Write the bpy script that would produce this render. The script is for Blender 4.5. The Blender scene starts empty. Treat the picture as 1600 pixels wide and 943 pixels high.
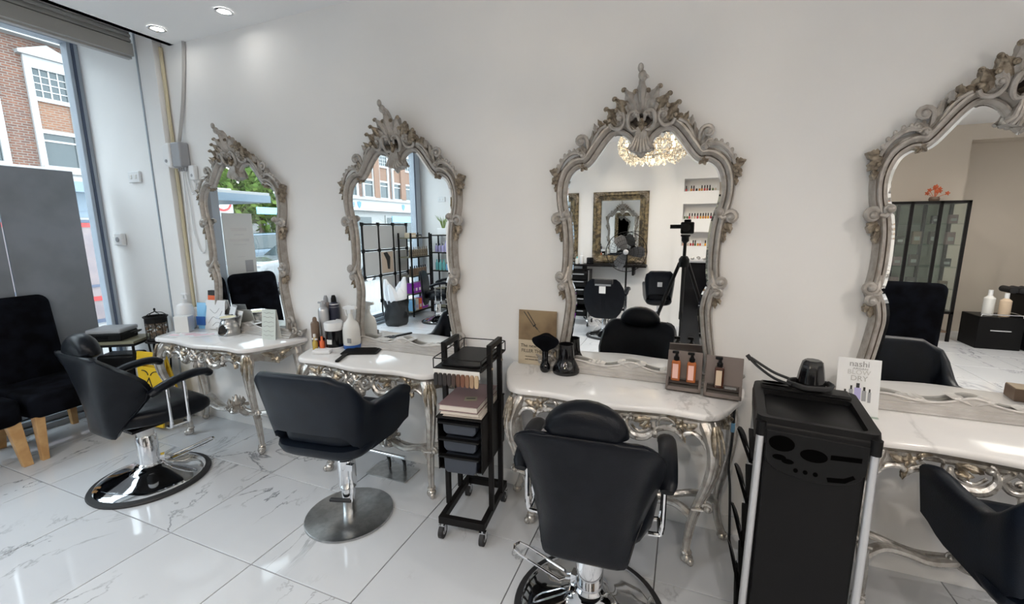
import bpy, bmesh, math, random
from mathutils import Vector, Matrix
C = bpy.context.scene.collection
PI = math.pi
# ------------------------------------------------------------------ camera
cam_data = bpy.data.cameras.new('camera')
cam = bpy.data.objects.new('camera', cam_data); C.objects.link(cam)
CAM_H = 1.575
rgt = Vector((0.92909, 0.36981, -0.00571))
dwn = Vector((0.05725, -0.15907, -0.98561))
fwd = Vector((-0.36539, 0.91539, -0.16896))
m3 = Matrix((rgt, -dwn, -fwd)).transposed()
cam.matrix_world = Matrix.Translation((0, 0, CAM_H)) @ m3.to_4x4()
cam_data.sensor_width = 36; cam_data.lens = 36 * 673.3 / 1600
cam_data.clip_start = 0.02; cam_data.clip_end = 200
bpy.context.scene.camera = cam
# ------------------------------------------------------------------ exposure, world, daylight
vs = bpy.context.scene.view_settings
vs.view_transform = 'Standard'; vs.look = 'None'; vs.gamma = 1.0; vs.exposure = 0.5
vs.use_curve_mapping = False
world = bpy.data.worlds.new('overcast_sky'); bpy.context.scene.world = world
world.use_nodes = True
bg = world.node_tree.nodes['Background']
bg.inputs[0].default_value = (0.80, 0.91, 1.0, 1); bg.inputs[1].default_value = 5.0
pl = bpy.data.lights.new('window_portal', 'AREA'); pl.shape = 'RECTANGLE'; pl.size = 3.0; pl.size_y = 5.0
pl.cycles.is_portal = True
po = bpy.data.objects.new('window_portal', pl); C.objects.link(po)
po.matrix_world = Matrix.Translation((-4.92, -0.25, 1.6)) @ Matrix.Rotation(-PI/2, 4, 'Y')
WALL_Y = 2.295; OPP_Y = -2.80; CEIL = 2.925; LEFT_X = -4.85
SPOT_W = 9.0
WINDOW_SPOT = .45
# ------------------------------------------------------------------ materials
def mat(name, col, rough=0.5, metal=0.0, col2=None, scale=8.0, bump=0.0, bscale=60.0, spec=0.5, trans=0.0, emit=None, estr=0.0, detail=4, lo=0.4, hi=0.6, coat=0.0, rough2=None):
    m = bpy.data.materials.new(name); m.use_nodes = True
    nt = m.node_tree; b = nt.nodes['Principled BSDF']
    b.inputs['Base Color'].default_value = (*col, 1); b.inputs['Roughness'].default_value = rough
    b.inputs['Metallic'].default_value = metal; b.inputs['Specular IOR Level'].default_value = spec
    b.inputs['Transmission Weight'].default_value = trans; b.inputs['Coat Weight'].default_value = coat
    if emit: b.inputs['Emission Color'].default_value = (*emit, 1); b.inputs['Emission Strength'].default_value = estr
    tc = nt.nodes.new('ShaderNodeTexCoord')
    if col2 or rough2 is not None:
        n = nt.nodes.new('ShaderNodeTexNoise'); n.inputs['Scale'].default_value = scale; n.inputs['Detail'].default_value = detail
        nt.links.new(tc.outputs['Object'], n.inputs['Vector'])
        r = nt.nodes.new('ShaderNodeMapRange'); r.inputs['From Min'].default_value = lo; r.inputs['From Max'].default_value = hi
        nt.links.new(n.outputs['Fac'], r.inputs['Value'])
        if col2:
            x = nt.nodes.new('ShaderNodeMix'); x.data_type = 'RGBA'
            x.inputs['A'].default_value = (*col, 1); x.inputs['B'].default_value = (*col2, 1)
            nt.links.new(r.outputs['Result'], x.inputs['Factor']); nt.links.new(x.outputs['Result'], b.inputs['Base Color'])
        if rough2 is not None:
            q = nt.nodes.new('ShaderNodeMapRange'); q.inputs['To Min'].default_value = rough; q.inputs['To Max'].default_value = rough2
            nt.links.new(r.outputs['Result'], q.inputs['Value']); nt.links.new(q.outputs['Result'], b.inputs['Roughness'])
    if bump:
        n2 = nt.nodes.new('ShaderNodeTexNoise'); n2.inputs['Scale'].default_value = bscale; n2.inputs['Detail'].default_value = 3
        nt.links.new(tc.outputs['Object'], n2.inputs['Vector'])
        bp = nt.nodes.new('ShaderNodeBump'); bp.inputs['Strength'].default_value = bump; bp.inputs['Distance'].default_value = 0.01
        nt.links.new(n2.outputs['Fac'], bp.inputs['Height']); nt.links.new(bp.outputs['Normal'], b.inputs['Normal'])
    return m
def marble(name, base, vein, rough, scale, thin, rnd):
    m = bpy.data.materials.new(name); m.use_nodes = True
    nt = m.node_tree; b = nt.nodes['Principled BSDF']; L = nt.links.new
    b.inputs['Roughness'].default_value = rough; b.inputs['Specular IOR Level'].default_value = .38
    tc = nt.nodes.new('ShaderNodeTexCoord'); vec = tc.outputs['Object']
    oi = nt.nodes.new('ShaderNodeObjectInfo')
    ml = nt.nodes.new('ShaderNodeMath'); ml.operation = 'MULTIPLY'; ml.inputs[1].default_value = rnd
    L(oi.outputs['Random'], ml.inputs[0])
    mp = nt.nodes.new('ShaderNodeVectorMath'); mp.operation = 'ADD'; L(vec, mp.inputs[0]); L(ml.outputs[0], mp.inputs[1])
    st = nt.nodes.new('ShaderNodeMapping'); st.inputs['Rotation'].default_value = (0, 0, 0.75); st.inputs['Scale'].default_value = (1.0, 0.55, 1.0)
    L(mp.outputs[0], st.inputs['Vector'])
    n = nt.nodes.new('ShaderNodeTexNoise'); n.inputs['Scale'].default_value = scale; n.inputs['Detail'].default_value = 7; n.inputs['Roughness'].default_value = 0.58; n.inputs['Distortion'].default_value = 0.9
    L(st.outputs[0], n.inputs['Vector'])
    s = nt.nodes.new('ShaderNodeMath'); s.operation = 'SUBTRACT'; s.inputs[1].default_value = 0.5; L(n.outputs['Fac'], s.inputs[0])
    a = nt.nodes.new('ShaderNodeMath'); a.operation = 'ABSOLUTE'; L(s.outputs[0], a.inputs[0])
    r = nt.nodes.new('ShaderNodeMapRange'); r.inputs['From Min'].default_value = 0; r.inputs['From Max'].default_value = thin
    r.inputs['To Min'].default_value = 1; r.inputs['To Max'].default_value = 0; L(a.outputs[0], r.inputs['Value'])
    n3 = nt.nodes.new('ShaderNodeTexNoise'); n3.inputs['Scale'].default_value = scale * 0.9; n3.inputs['Detail'].default_value = 2; L(mp.outputs[0], n3.inputs['Vector'])
    r3 = nt.nodes.new('ShaderNodeMapRange'); r3.inputs['From Min'].default_value = 0.45; r3.inputs['From Max'].default_value = 0.65; L(n3.outputs['Fac'], r3.inputs['Value'])
    mu = nt.nodes.new('ShaderNodeMath'); mu.operation = 'MULTIPLY'; L(r.outputs[0], mu.inputs[0]); L(r3.outputs[0], mu.inputs[1])
    n4 = nt.nodes.new('ShaderNodeTexNoise'); n4.inputs['Scale'].default_value = scale * 0.7; n4.inputs['Detail'].default_value = 4; L(st.outputs[0], n4.inputs['Vector'])
    x0 = nt.nodes.new('ShaderNodeMix'); x0.data_type = 'RGBA'; x0.inputs['A'].default_value = (*base, 1); x0.inputs['B'].default_value = (base[0]*.93, base[1]*.935, base[2]*.945, 1)
    r4 = nt.nodes.new('ShaderNodeMapRange'); r4.inputs['From Min'].default_value = 0.45; r4.inputs['From Max'].default_value = 0.7; L(n4.outputs['Fac'], r4.inputs['Value']); L(r4.outputs[0], x0.inputs['Factor'])
    x = nt.nodes.new('ShaderNodeMix'); x.data_type = 'RGBA'; x.inputs['B'].default_value = (*vein, 1); L(x0.outputs['Result'], x.inputs['A'])
    L(mu.outputs[0], x.inputs['Factor']); L(x.outputs['Result'], b.inputs['Base Color'])
    return m
def glass_mat(name, tint=(1, 1, 1), refl=0.08):
    m = bpy.data.materials.new(name); m.use_nodes = True; nt = m.node_tree; nt.nodes.clear()
    o = nt.nodes.new('ShaderNodeOutputMaterial'); t = nt.nodes.new('ShaderNodeBsdfTransparent'); g = nt.nodes.new('ShaderNodeBsdfGlossy')
    t.inputs[0].default_value = (*tint, 1); g.inputs['Roughness'].default_value = 0.01
    x = nt.nodes.new('ShaderNodeMixShader'); x.inputs[0].default_value = refl
    nt.links.new(t.outputs[0], x.inputs[1]); nt.links.new(g.outputs[0], x.inputs[2]); nt.links.new(x.outputs[0], o.inputs[0])
    return m
def brick_mat(name, c1, c2, mortar, axis='yz', scale=1.0):
    m = bpy.data.materials.new(name); m.use_nodes = True; nt = m.node_tree; b = nt.nodes['Principled BSDF']; b.inputs['Roughness'].default_value = 0.9
    tc = nt.nodes.new('ShaderNodeTexCoord'); sp = nt.nodes.new('ShaderNodeSeparateXYZ'); cb = nt.nodes.new('ShaderNodeCombineXYZ')
    nt.links.new(tc.outputs['Object'], sp.inputs[0]); nt.links.new(sp.outputs['Y'], cb.inputs['X']); nt.links.new(sp.outputs['Z'], cb.inputs['Y'])
    br = nt.nodes.new('ShaderNodeTexBrick'); br.inputs['Color1'].default_value = (*c1, 1); br.inputs['Color2'].default_value = (*c2, 1); br.inputs['Mortar'].default_value = (*mortar, 1)
    br.inputs['Scale'].default_value = scale; br.inputs['Brick Width'].default_value = 0.23; br.inputs['Row Height'].default_value = 0.078; br.inputs['Mortar Size'].default_value = 0.012
    nt.links.new(cb.outputs[0], br.inputs['Vector']); nt.links.new(br.outputs['Color'], b.inputs['Base Color'])
    return m
M = dict(
 wall=mat('white_wall_paint', (.82, .815, .81), .55, col2=(.79, .785, .78), scale=1.3, bump=.03, bscale=35),
 ceil=mat('ceiling_paint', (.86, .865, .87), .6),
 trim=mat('white_gloss_trim', (.80, .80, .80), .3),
 grout=mat('grey_grout', (.16, .16, .17), .8),
 tile=marble('polished_marble_tile', (.60, .62, .65), (.17, .18, .20), .06, 1.9, .010, 60),
 top=marble('white_marble_top', (.80, .785, .775), (.42, .41, .40), .12, 2.2, .03, 37),
 frame=mat('antique_silver_leaf', (.43, .405, .38), .36, .30, (.30, .27, .235), 30, .22, 110, lo=.42, hi=.72),
 groove_brown=mat('dark_brown_groove', (.13, .105, .085), .5),
 plinth=mat('pale_silver_plinth', (.56, .54, .52), .4, .2, (.47, .45, .43), 9),
 hole=mat('matt_black_recess', (.002, .002, .002), .9, spec=.0),
 poster=mat('poster_paper', (.62, .63, .63), .6),
 gold=mat('worn_gilt', (.36, .305, .235), .36, .4, (.17, .135, .10), 40, .3, 90),
 tsilver=mat('table_silver_leaf', (.58, .56, .53), .26, .65, (.36, .33, .29), 24, .2, 80, lo=.45, hi=.7),
 carve=mat('carved_silver_patina', (.64, .62, .59), .26, .6, (.16, .135, .11), 38, .25, 80, lo=.50, hi=.64),
 tgold=mat('table_worn_gilt', (.50, .44, .35), .3, .65, (.25, .21, .16), 38, .3, 80),
 mirror=mat('mirror_silvering', (.90, .915, .91), .0, 1.0),
 leather=mat('black_leather', (.004, .005, .008), .30, col2=(.006, .0075, .011), scale=14, bump=.10, bscale=240, spec=.17),
 vinyl=mat('navy_black_vinyl', (.004, .0065, .012), .38, col2=(.006, .010, .018), scale=9, bump=.10, bscale=260, spec=.26),
 velvet=mat('black_velvet', (.003, .003, .004), .95, col2=(.007, .008, .012), scale=9, spec=.05),
 chrome=mat('chrome', (.80, .81, .83), .06, 1.0),
 steel=mat('brushed_steel', (.52, .53, .53), .28, 1.0, (.42, .43, .43), 30),
 rubber=mat('black_rubber', (.015, .015, .017), .6),
 blackmetal=mat('black_powder_coat', (.007, .006, .006), .45, spec=.2),
 blackplastic=mat('black_plastic', (.006, .006, .0065), .40, bump=.05, bscale=400, spec=.16),
 darkplastic=mat('charcoal_drawer_plastic', (.035, .043, .06), .4),
 gloss=mat('glossy_black', (.006, .006, .007), .08),
 silverpole=mat('satin_silver_pole', (.55, .56, .58), .35, .6),
 white=mat('white_plastic', (.78, .79, .80), .35),
 offwhite=mat('off_white_card', (.74, .74, .72), .5),
 grey=mat('grey_plastic', (.33, .34, .36), .45),
 boardgrey=mat('grey_board', (.19, .205, .23), .5, col2=(.24, .26, .295), scale=2.5),
 framegrey=mat('blue_grey_window_frame', (.36, .41, .47), .4),
 shutter=mat('grey_shutter_box', (.40, .40, .385), .5),
 pine=mat('pale_oak', (.62, .38, .17), .5, col2=(.50, .28, .11), scale=10),
 yellow=mat('yellow_sign_plastic', (.80, .52, .03), .4),
 red=mat('red_plastic', (.40, .015, .015), .4),
 orange=mat('orange_plastic', (.80, .16, .05), .4),
 blue=mat('blue_plastic', (.03, .12, .42), .4),
 signblue=mat('sign_blue', (.05, .19, .42), .4), fanblade=mat('smoky_fan_blade', (.07, .07, .075), .35),
 lightblue=mat('light_blue', (.22, .50, .78), .4),
 purple=mat('purple_card', (.28, .03, .42), .4),
 lilac=mat('lilac_plastic', (.45, .42, .70), .4),
 teal=mat('teal_plastic', (.16, .50, .52), .4),
 ink=mat('black_ink', (.02, .02, .02), .6),
 greyink=mat('grey_ink', (.30, .30, .30), .6),
 sepia=mat('sepia_print', (.30, .215, .12), .45, col2=(.17, .11, .06), scale=5),
 cream=mat('cream_print', (.58, .49, .36), .45),
 taupe=mat('taupe_board', (.135, .105, .095), .5),
 taupedark=mat('dark_taupe_recess', (.05, .037, .032), .5),
 amber=mat('amber_bottle', (.42, .12, .035), .1, coat=.5),
 darkamber=mat('dark_amber_bottle', (.06, .02, .012), .1, coat=.5),
 pinklabel=mat('pink_label', (.85, .52, .45), .5),
 beigelabel=mat('beige_label', (.66, .52, .38), .5),
 bookcover=mat('mauve_cloth_cover', (.20, .125, .13), .55),
 paper=mat('page_edges', (.66, .60, .54), .7),
 brown=mat('brown_plastic', (.17, .115, .08), .4),
 olive=mat('olive_board', (.22, .21, .14), .5),
 goldframe=mat('dark_gilt_frame', (.22, .17, .095), .4, .5, (.06, .048, .032), 18, .4, 60),
 glass=glass_mat('window_glass', (.97, .985, .98), .06),
 cabglass=glass_mat('cabinet_glass', (.86, .91, .88), .08),
 crystal=mat('crystal', (.95, .90, .80), .05, trans=.55, spec=.8),
 bulb=mat('warm_bulb', (1, .8, .5), .4, emit=(1, .74, .42), estr=30),
 lamp=mat('led_lens', (1, 1, 1), .4, emit=(1, .97, .9), estr=25),
 panel=mat('ceiling_light_panel', (1, 1, 1), .4, emit=(1, .95, .86), estr=5),
 yellowpipe=mat('yellowed_pipe', (.60, .53, .36), .5),
 cable=mat('grey_cable', (.42, .41, .40), .5),
 pebble=mat('brown_pebbles', (.26, .16, .09), .5, col2=(.10, .07, .05), scale=30),
 brick=brick_mat('red_brick', (.155, .062, .036), (.10, .047, .034), (.17, .15, .13)),
 brickorange=brick_mat('orange_brick', (.215, .095, .05), (.17, .07, .037), (.19, .16, .13)),
 stone=mat('white_painted_stone', (.30, .30, .295), .7),
 farwhite=mat('white_painted_timber', (.36, .36, .36), .5),
 beige=mat('beige_wall_paint', (.62, .55, .47), .6),
 slate=mat('slate_roof', (.17, .175, .19), .8, col2=(.18, .19, .21), scale=6),
 pane=mat('far_window_pane', (.04, .055, .06), .1),
 tarmac=mat('tarmac', (.10, .10, .105), .9, col2=(.13, .13, .135), scale=3),
 paving=mat('grey_paving', (.24, .235, .23), .85),
 pinkpanel=mat('shelter_map_panel', (.20, .155, .155), .4, col2=(.165, .13, .14), scale=6),
 mauve=mat('mauve_map_inset', (.14, .11, .15), .4),
 navy=mat('navy_band', (.05, .07, .12), .4),
 shelterblue=mat('shelter_blue_grey', (.13, .18, .23), .35),
 leaf=mat('tree_leaf', (.22, .33, .06), .6, col2=(.11, .20, .035), scale=2),
 bark=mat('tree_bark', (.12, .09, .07), .9),
 carblue=mat('car_paint_steel_blue', (.035, .07, .105), .2, .3, coat=.8),
 carwhite=mat('car_paint_white', (.16, .165, .17), .2, coat=.8),
 carglass=mat('car_glass', (.03, .045, .05), .05),
 binbag=mat('black_bin_bag', (.012, .013, .014), .25, bump=.5, bscale=25),
 tissue=mat('white_tissue', (.80, .82, .85), .7),
 grass=mat('green_blades', (.25, .36, .10), .6),
 flower=mat('orange_petals', (.65, .15, .06), .6),
 gpanel=mat('white_display_panel', (.50, .51, .51), .6),
 skin=mat('pale_hair_print', (.52, .42, .33), .6),
 pinkprint=mat('pink_leaflet_print', (.72, .42, .48), .6),
 creamwax=mat('cream_wax', (.75, .68, .42), .4),
)
ORD = ['first', 'second', 'third', 'fourth', 'fifth', 'sixth', 'seventh', 'eighth', 'ninth', 'tenth', 'eleventh', 'twelfth', 'thirteenth', 'fourteenth', 'fifteenth', 'sixteenth', 'seventeenth', 'eighteenth', 'nineteenth', 'twentieth']
HAIR = [(.010, .008, .008), (.014, .010, .009), (.02, .013, .01), (.028, .016, .012), (.045, .022, .014), (.10, .04, .02), (.16, .06, .03), (.22, .11, .06), (.34, .22, .13), (.48, .35, .22)]
# ------------------------------------------------------------------ mesh helpers
class MB:
    def __init__(s): s.v = []; s.f = []; s.mi = []; s.T = None; s.cur = 0
    def add(s, vs, fs):
        o = len(s.v)
        if s.T is not None: vs = [s.T @ Vector(p) for p in vs]
        s.v += [tuple(p) for p in vs]; s.f += [tuple(i + o for i in f) for f in fs]; s.mi += [s.cur] * len(fs)
        return s
    def box(s, c, d, rz=0.0, rx=0.0, ry=0.0):
        R = Matrix.Translation(c) @ Matrix.Rotation(rz, 4, 'Z') @ Matrix.Rotation(ry, 4, 'Y') @ Matrix.Rotation(rx, 4, 'X')
        x, y, z = d[0]/2, d[1]/2, d[2]/2
        vs = [R @ Vector(p) for p in ((-x,-y,-z),(x,-y,-z),(x,y,-z),(-x,y,-z),(-x,-y,z),(x,-y,z),(x,y,z),(-x,y,z))]
        return s.add(vs, [(3,2,1,0),(4,5,6,7),(0,1,5,4),(1,2,6,5),(2,3,7,6),(3,0,4,7)])
    def bx(s, a, b): return s.box([(a[i]+b[i])/2 for i in range(3)], [abs(b[i]-a[i]) for i in range(3)])
    def lathe(s, prof, n=24, c=(0,0,0), cap=True, axis=None):
        vs = []; fs = []
        for r, z in prof:
            for k in range(n):
                a = 2*PI*k/n; vs.append((r*math.cos(a), r*math.sin(a), z))
        for i in range(len(prof)-1):
            for k in range(n):
                k2 = (k+1) % n; fs.append((i*n+k, i*n+k2, (i+1)*n+k2, (i+1)*n+k))
        if cap:
            fs.append(tuple(range(n-1, -1, -1))); fs.append(tuple((len(prof)-1)*n+k for k in range(n)))
        R = Matrix.Translation(c)
        if axis is not None: R = R @ Vector(axis).to_track_quat('Z', 'Y').to_matrix().to_4x4()
        return s.add([R @ Vector(p) for p in vs], fs)
    def cyl(s, a, b, r, r2=None, n=16):
        a = Vector(a); b = Vector(b); L = (b-a).length
        return s.lathe([(r, 0), (r if r2 is None else r2, L)], n, a, True, (b-a))
    def ell(s, c, r, n=12, m=8, R=None):
        vs = []; fs = []
        for i in range(m+1):
            t = PI*i/m
            for k in range(n):
                a = 2*PI*k/n; vs.append(Vector((r[0]*math.sin(t)*math.cos(a), r[1]*math.sin(t)*math.sin(a), -r[2]*math.cos(t))))
        for i in range(m):
            for k in range(n):
                k2 = (k+1) % n; fs.append((i*n+k, i*n+k2, (i+1)*n+k2, (i+1)*n+k))
        Q = Matrix.Translation(c) @ (R if R else Matrix())
        return s.add([Q @ p for p in vs], fs)
    def tube(s, pts, r, n=8, closed=False, cap=True, flat=None, up=None):
        pts = [Vector(p) for p in pts]; N = len(pts)
        rr = r if isinstance(r, (list, tuple)) else [r]*N
        vs = []; fs = []; prev = None
        for i in range(N):
            if closed: t = pts[(i+1) % N] - pts[i-1]
            else: t = pts[min(i+1, N-1)] - pts[max(i-1, 0)]
            if t.length < 1e-9: t = Vector((0,0,1))
            t.normalize()
            if up is not None: a = t.cross(Vector(up))
            elif prev is None: a = t.orthogonal()
            else: a = prev - t * prev.dot(t)
            if a.length < 1e-6: a = t.orthogonal()
            a.normalize(); prev = a; b = t.cross(a)
            fx, fy = flat if flat else (1, 1)
            for k in range(n):
                w = 2*PI*(k+.5)/n; vs.append(pts[i] + a*(rr[i]*fx*math.cos(w)) + b*(rr[i]*fy*math.sin(w)))
        for i in range(N if closed else N-1):
            j = (i+1) % N
            for k in range(n):
                k2 = (k+1) % n; fs.append((i*n+k, i*n+k2, j*n+k2, j*n+k))
        if cap and not closed: fs.append(tuple(range(n-1, -1, -1))); fs.append(tuple((N-1)*n+k for k in range(n)))
        return s.add(vs, fs)
    def loft(s, rings, cap=True):
        n = len(rings[0]); vs = [p for r in rings for p in r]; fs = []
        for i in range(len(rings)-1):
            for k in range(n):
                k2 = (k+1) % n; fs.append((i*n+k, i*n+k2, (i+1)*n+k2, (i+1)*n+k))
        if cap: fs.append(tuple(range(n-1, -1, -1))); fs.append(tuple((len(rings)-1)*n+k for k in range(n)))
        return s.add(vs, fs)
    def prism(s, out, z0, z1, M4=None):
        n = len(out); vs = [(x, y, z0) for x, y in out] + [(x, y, z1) for x, y in out]
        fs = [tuple(range(n-1, -1, -1)), tuple(range(n, 2*n))] + [(k, (k+1) % n, n+(k+1) % n, n+k) for k in range(n)]
        if M4: vs = [M4 @ Vector(p) for p in vs]
        return s.add(vs, fs)
    def build(s, name, mats, parent=None, loc=None, smooth=35, bevel=0, seg=2, kind=None, label=None, rot=None):
        me = bpy.data.meshes.new(name); me.from_pydata(s.v, [], s.f); me.update()
        if not isinstance(mats, (list, tuple)): mats = [mats]
        for m in mats: me.materials.append(m)
        if any(s.mi): me.polygons.foreach_set('material_index', s.mi)
        bm = bmesh.new(); bm.from_mesh(me); bmesh.ops.recalc_face_normals(bm, faces=bm.faces); bm.to_mesh(me); bm.free()
        if smooth: me.polygons.foreach_set('use_smooth', [True]*len(me.polygons)); me.set_sharp_from_angle(angle=math.radians(smooth))
        o = bpy.data.objects.new(name, me); C.objects.link(o)
        if parent: o.parent = parent
        if loc: o.location = loc
        if rot: o.rotation_euler = rot
        if bevel:
            b = o.modifiers.new('bevel', 'BEVEL'); b.width = bevel; b.segments = seg; b.limit_method = 'ANGLE'; b.angle_limit = math.radians(40)
        if kind: o['kind'] = kind
        if label: o['label'] = label
        return o
def tag(o, label, cat, group=None):
    o['label'] = label; o['category'] = cat
    if group: o['group'] = group
    return o
def thing(name, label, cat, loc=(0,0,0), rz=0.0, group=None):
    o = bpy.data.objects.new(name, None); C.objects.link(o); o.location = loc; o.rotation_euler = (0, 0, rz); o.empty_display_size = .1
    return tag(o, label, cat, group)
def kids(o): return [c for c in bpy.data.objects if c.parent == o]
def dup(root, loc, rz=None, label=None, group=None):
    r = root.copy(); C.objects.link(r); r.location = loc
    if rz is not None: r.rotation_euler = (0, 0, rz)
    if label: r['label'] = label
    if group: r['group'] = group
    for ch in kids(root):
        c = ch.copy(); C.objects.link(c); c.parent = r
        for g in kids(ch):
            d = g.copy(); C.objects.link(d); d.parent = c
    return r
def struct(o): o['kind'] = 'structure'; return o
def text(name, body, size, m, parent, mw, ext=.0006, align='CENTER', sx=1.0):
    cu = bpy.data.curves.new(name, 'FONT'); cu.body = body; cu.size = size; cu.extrude = ext; cu.align_x = align; cu.align_y = 'CENTER'; cu.resolution_u = 3
    t = bpy.data.objects.new(name, cu); C.objects.link(t); bpy.context.view_layer.update()
    me = bpy.data.meshes.new_from_object(t.evaluated_get(bpy.context.evaluated_depsgraph_get()))
    bpy.data.objects.remove(t); bpy.data.curves.remove(cu)
    me.transform(mw @ Matrix.Diagonal((sx, 1, 1, 1))); me.materials.clear(); me.materials.append(m)
    o = bpy.data.objects.new(name, me); C.objects.link(o); o.parent = parent
    return o
def crom(P, n=6, closed=False):
    P = [Vector(p) for p in P]; N = len(P); out = []
    for i in range(N if closed else N-1):
        g = (lambda k: P[k % N]) if closed else (lambda k: P[max(0, min(N-1, k))])
        a, b, c, d = g(i-1), g(i), g(i+1), g(i+2)
        for k in range(n):
            t = k/n; out.append(.5*((2*b)+(c-a)*t+(2*a-5*b+4*c-d)*t*t+(3*b-a-3*c+d)*t**3))
    if not closed: out.append(P[-1])
    return out
def rrect(w, d, r, n=5):
    out = []
    for cx, cy, a0 in ((w/2-r, d/2-r, 0), (-w/2+r, d/2-r, PI/2), (-w/2+r, -d/2+r, PI), (w/2-r, -d/2+r, 3*PI/2)):
        for k in range(n+1):
            a = a0+PI/2*k/n; out.append((cx+r*math.cos(a), cy+r*math.sin(a)))
    return out
def lerp(tab, x):
    if x <= tab[0][0]: return tab[0][1]
    for (a, p), (b, q) in zip(tab, tab[1:]):
        if x <= b: t = (x-a)/(b-a); t = t*t*(3-2*t); return p+(q-p)*t
    return tab[-1][1]
# ---- carving helpers: P maps (u, v, relief) to a point
def scroll(mb, P, u, v, r, a0, turns, r0, r1, d=.02, dirn=1, n=7, tail=None, rise=.012):
    """a C-scroll: spirals from radius r into its eye; tail is an optional list of (u,v) leading into it"""
    pts = []; rad = []
    if tail:
        for k, (a, b) in enumerate(tail): pts.append((a, b, d*.7)); rad.append(r1*.7+(r0-r1*.7)*k/len(tail))
    N = max(10, int(13*turns))
    for k in range(N+1):
        t = k/N; a = a0+dirn*2*PI*turns*t; q = r*(1-t*.82)
        pts.append((u+q*math.cos(a), v+q*math.sin(a), d+rise*t)); rad.append(r0*(1-t)+r1*t)
    mb.tube([P(*p) for p in pts], rad, n)
    mb.ell(P(u, v, d+rise), (r1*1.7,)*3, 8, 6)
def leaf(mb, P, u, v, ang, L, W, bend=0.0, d=.012, h=.012, curl=.012, lobes=3, n=12):
    rows = []; back = []; cu, cv = u, v
    for i in range(n+1):
        t = i/n; a = ang+bend*t
        if i: cu += math.cos(a)*L/n; cv += math.sin(a)*L/n
        w = W*(math.sin(PI*min(1, t**.75*.96+.04)))**.8*(.78+.34*abs(math.cos(lobes*PI*t)))
        nx, ny = -math.sin(a), math.cos(a); row = []; bk = []
        for s in (-1, -.55, 0, .55, 1):
            hh = d+h*(1-.75*abs(s)**1.5+(.30 if s == 0 else 0))*(.45+.55*math.sin(PI*t))+curl*t**3
            if abs(s) == .55: hh -= h*.22
            row.append(P(cu+nx*w*s, cv+ny*w*s, hh)); bk.append(P(cu+nx*w*s*.9, cv+ny*w*s*.9, d*.3+curl*t**3*.6))
        rows.append(row); back.append(bk[::-1])
    mb.loft([r+b for r, b in zip(rows, back)])
def rosette(mb, P, u, v, r, d=.02, petals=5):
    mb.ell(P(u, v, d+r*.35), (r*.42,)*3, 8, 6)
    for k in range(petals):
        a = 2*PI*k/petals; leaf(mb, P, u+.2*r*math.cos(a), v+.2*r*math.sin(a), a, r, r*.42, .3, d*.7, r*.35, r*.15, 1, 6)
# ================================================================== the room
X0, X1 = LEFT_X, 5.6
DEEP_Y = -3.5
TOPZ = 3.25
f = MB().bx((X0-.2, DEEP_Y-.6, -.12), (X1+.1, WALL_Y+.1, -.006)).build('floor', M['grout'], smooth=0); struct(f)
tile_me = None
TX0, TY0, TP = -.641, 1.2255, .599
ix0 = math.floor((X0-TX0)/TP); ix1 = math.ceil((X1-TX0)/TP); iy0 = math.floor((DEEP_Y-.4-TY0)/TP); iy1 = math.ceil((WALL_Y-TY0)/TP)
for i in range(ix0, ix1):
    for j in range(iy0, iy1):
        a, b = TX0+i*TP+.0026, TX0+(i+1)*TP-.0026; c, d = TY0+j*TP+.0026, TY0+(j+1)*TP-.0026
        a = max(a, X0-.1); b = min(b, X1); c = max(c, DEEP_Y-.4); d = min(d, WALL_Y+.01)
        full = b-a > .59 and d-c > .59
        if full and tile_me:
            o = bpy.data.objects.new('tile', tile_me); C.objects.link(o); o.parent = f; o.location = ((a+b)/2, (c+d)/2, 0)
        elif b-a > .02 and d-c > .02:
            w, h = b-a, d-c; e = .0012; mb = MB()
            mb.loft([[(-w/2, -h/2, -.008), (w/2, -h/2, -.008), (w/2, h/2, -.008), (-w/2, h/2, -.008)], [(-w/2, -h/2, -e), (w/2, -h/2, -e), (w/2, h/2, -e), (-w/2, h/2, -e)], [(-w/2+e, -h/2+e, 0), (w/2-e, -h/2+e, 0), (w/2-e, h/2-e, 0), (-w/2+e, h/2-e, 0)]])
            o = mb.build('tile', M['tile'], f, ((a+b)/2, (c+d)/2, 0), smooth=0)
            if full: tile_me = o.data
# walls
struct(MB().bx((X0-.15, WALL_Y, -.12), (X1+.1, WALL_Y+.15, TOPZ)).build('wall_back', M['wall'], smooth=0))
struct(MB().bx((-3.94, WALL_Y-.06, 0), (-3.745, WALL_Y, TOPZ)).build('trim_1', M['wall'], smooth=0, bevel=.004))
struct(MB().bx((-3.953, WALL_Y-.066, 0), (-3.94, WALL_Y, TOPZ)).build('shadow_gap_strip', M['framegrey'], smooth=0))  # blue-grey strip that paints in the shadow gap at the pier edge
struct(MB().bx((-3.745, WALL_Y-.014, 0), (X1, WALL_Y, .098)).build('baseboard_back', M['trim'], smooth=0, bevel=.003))
struct(MB().bx((X0-.15, OPP_Y-.15, -.12), (-.16, OPP_Y, TOPZ)).build('wall_front', M['wall'], smooth=0))
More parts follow.
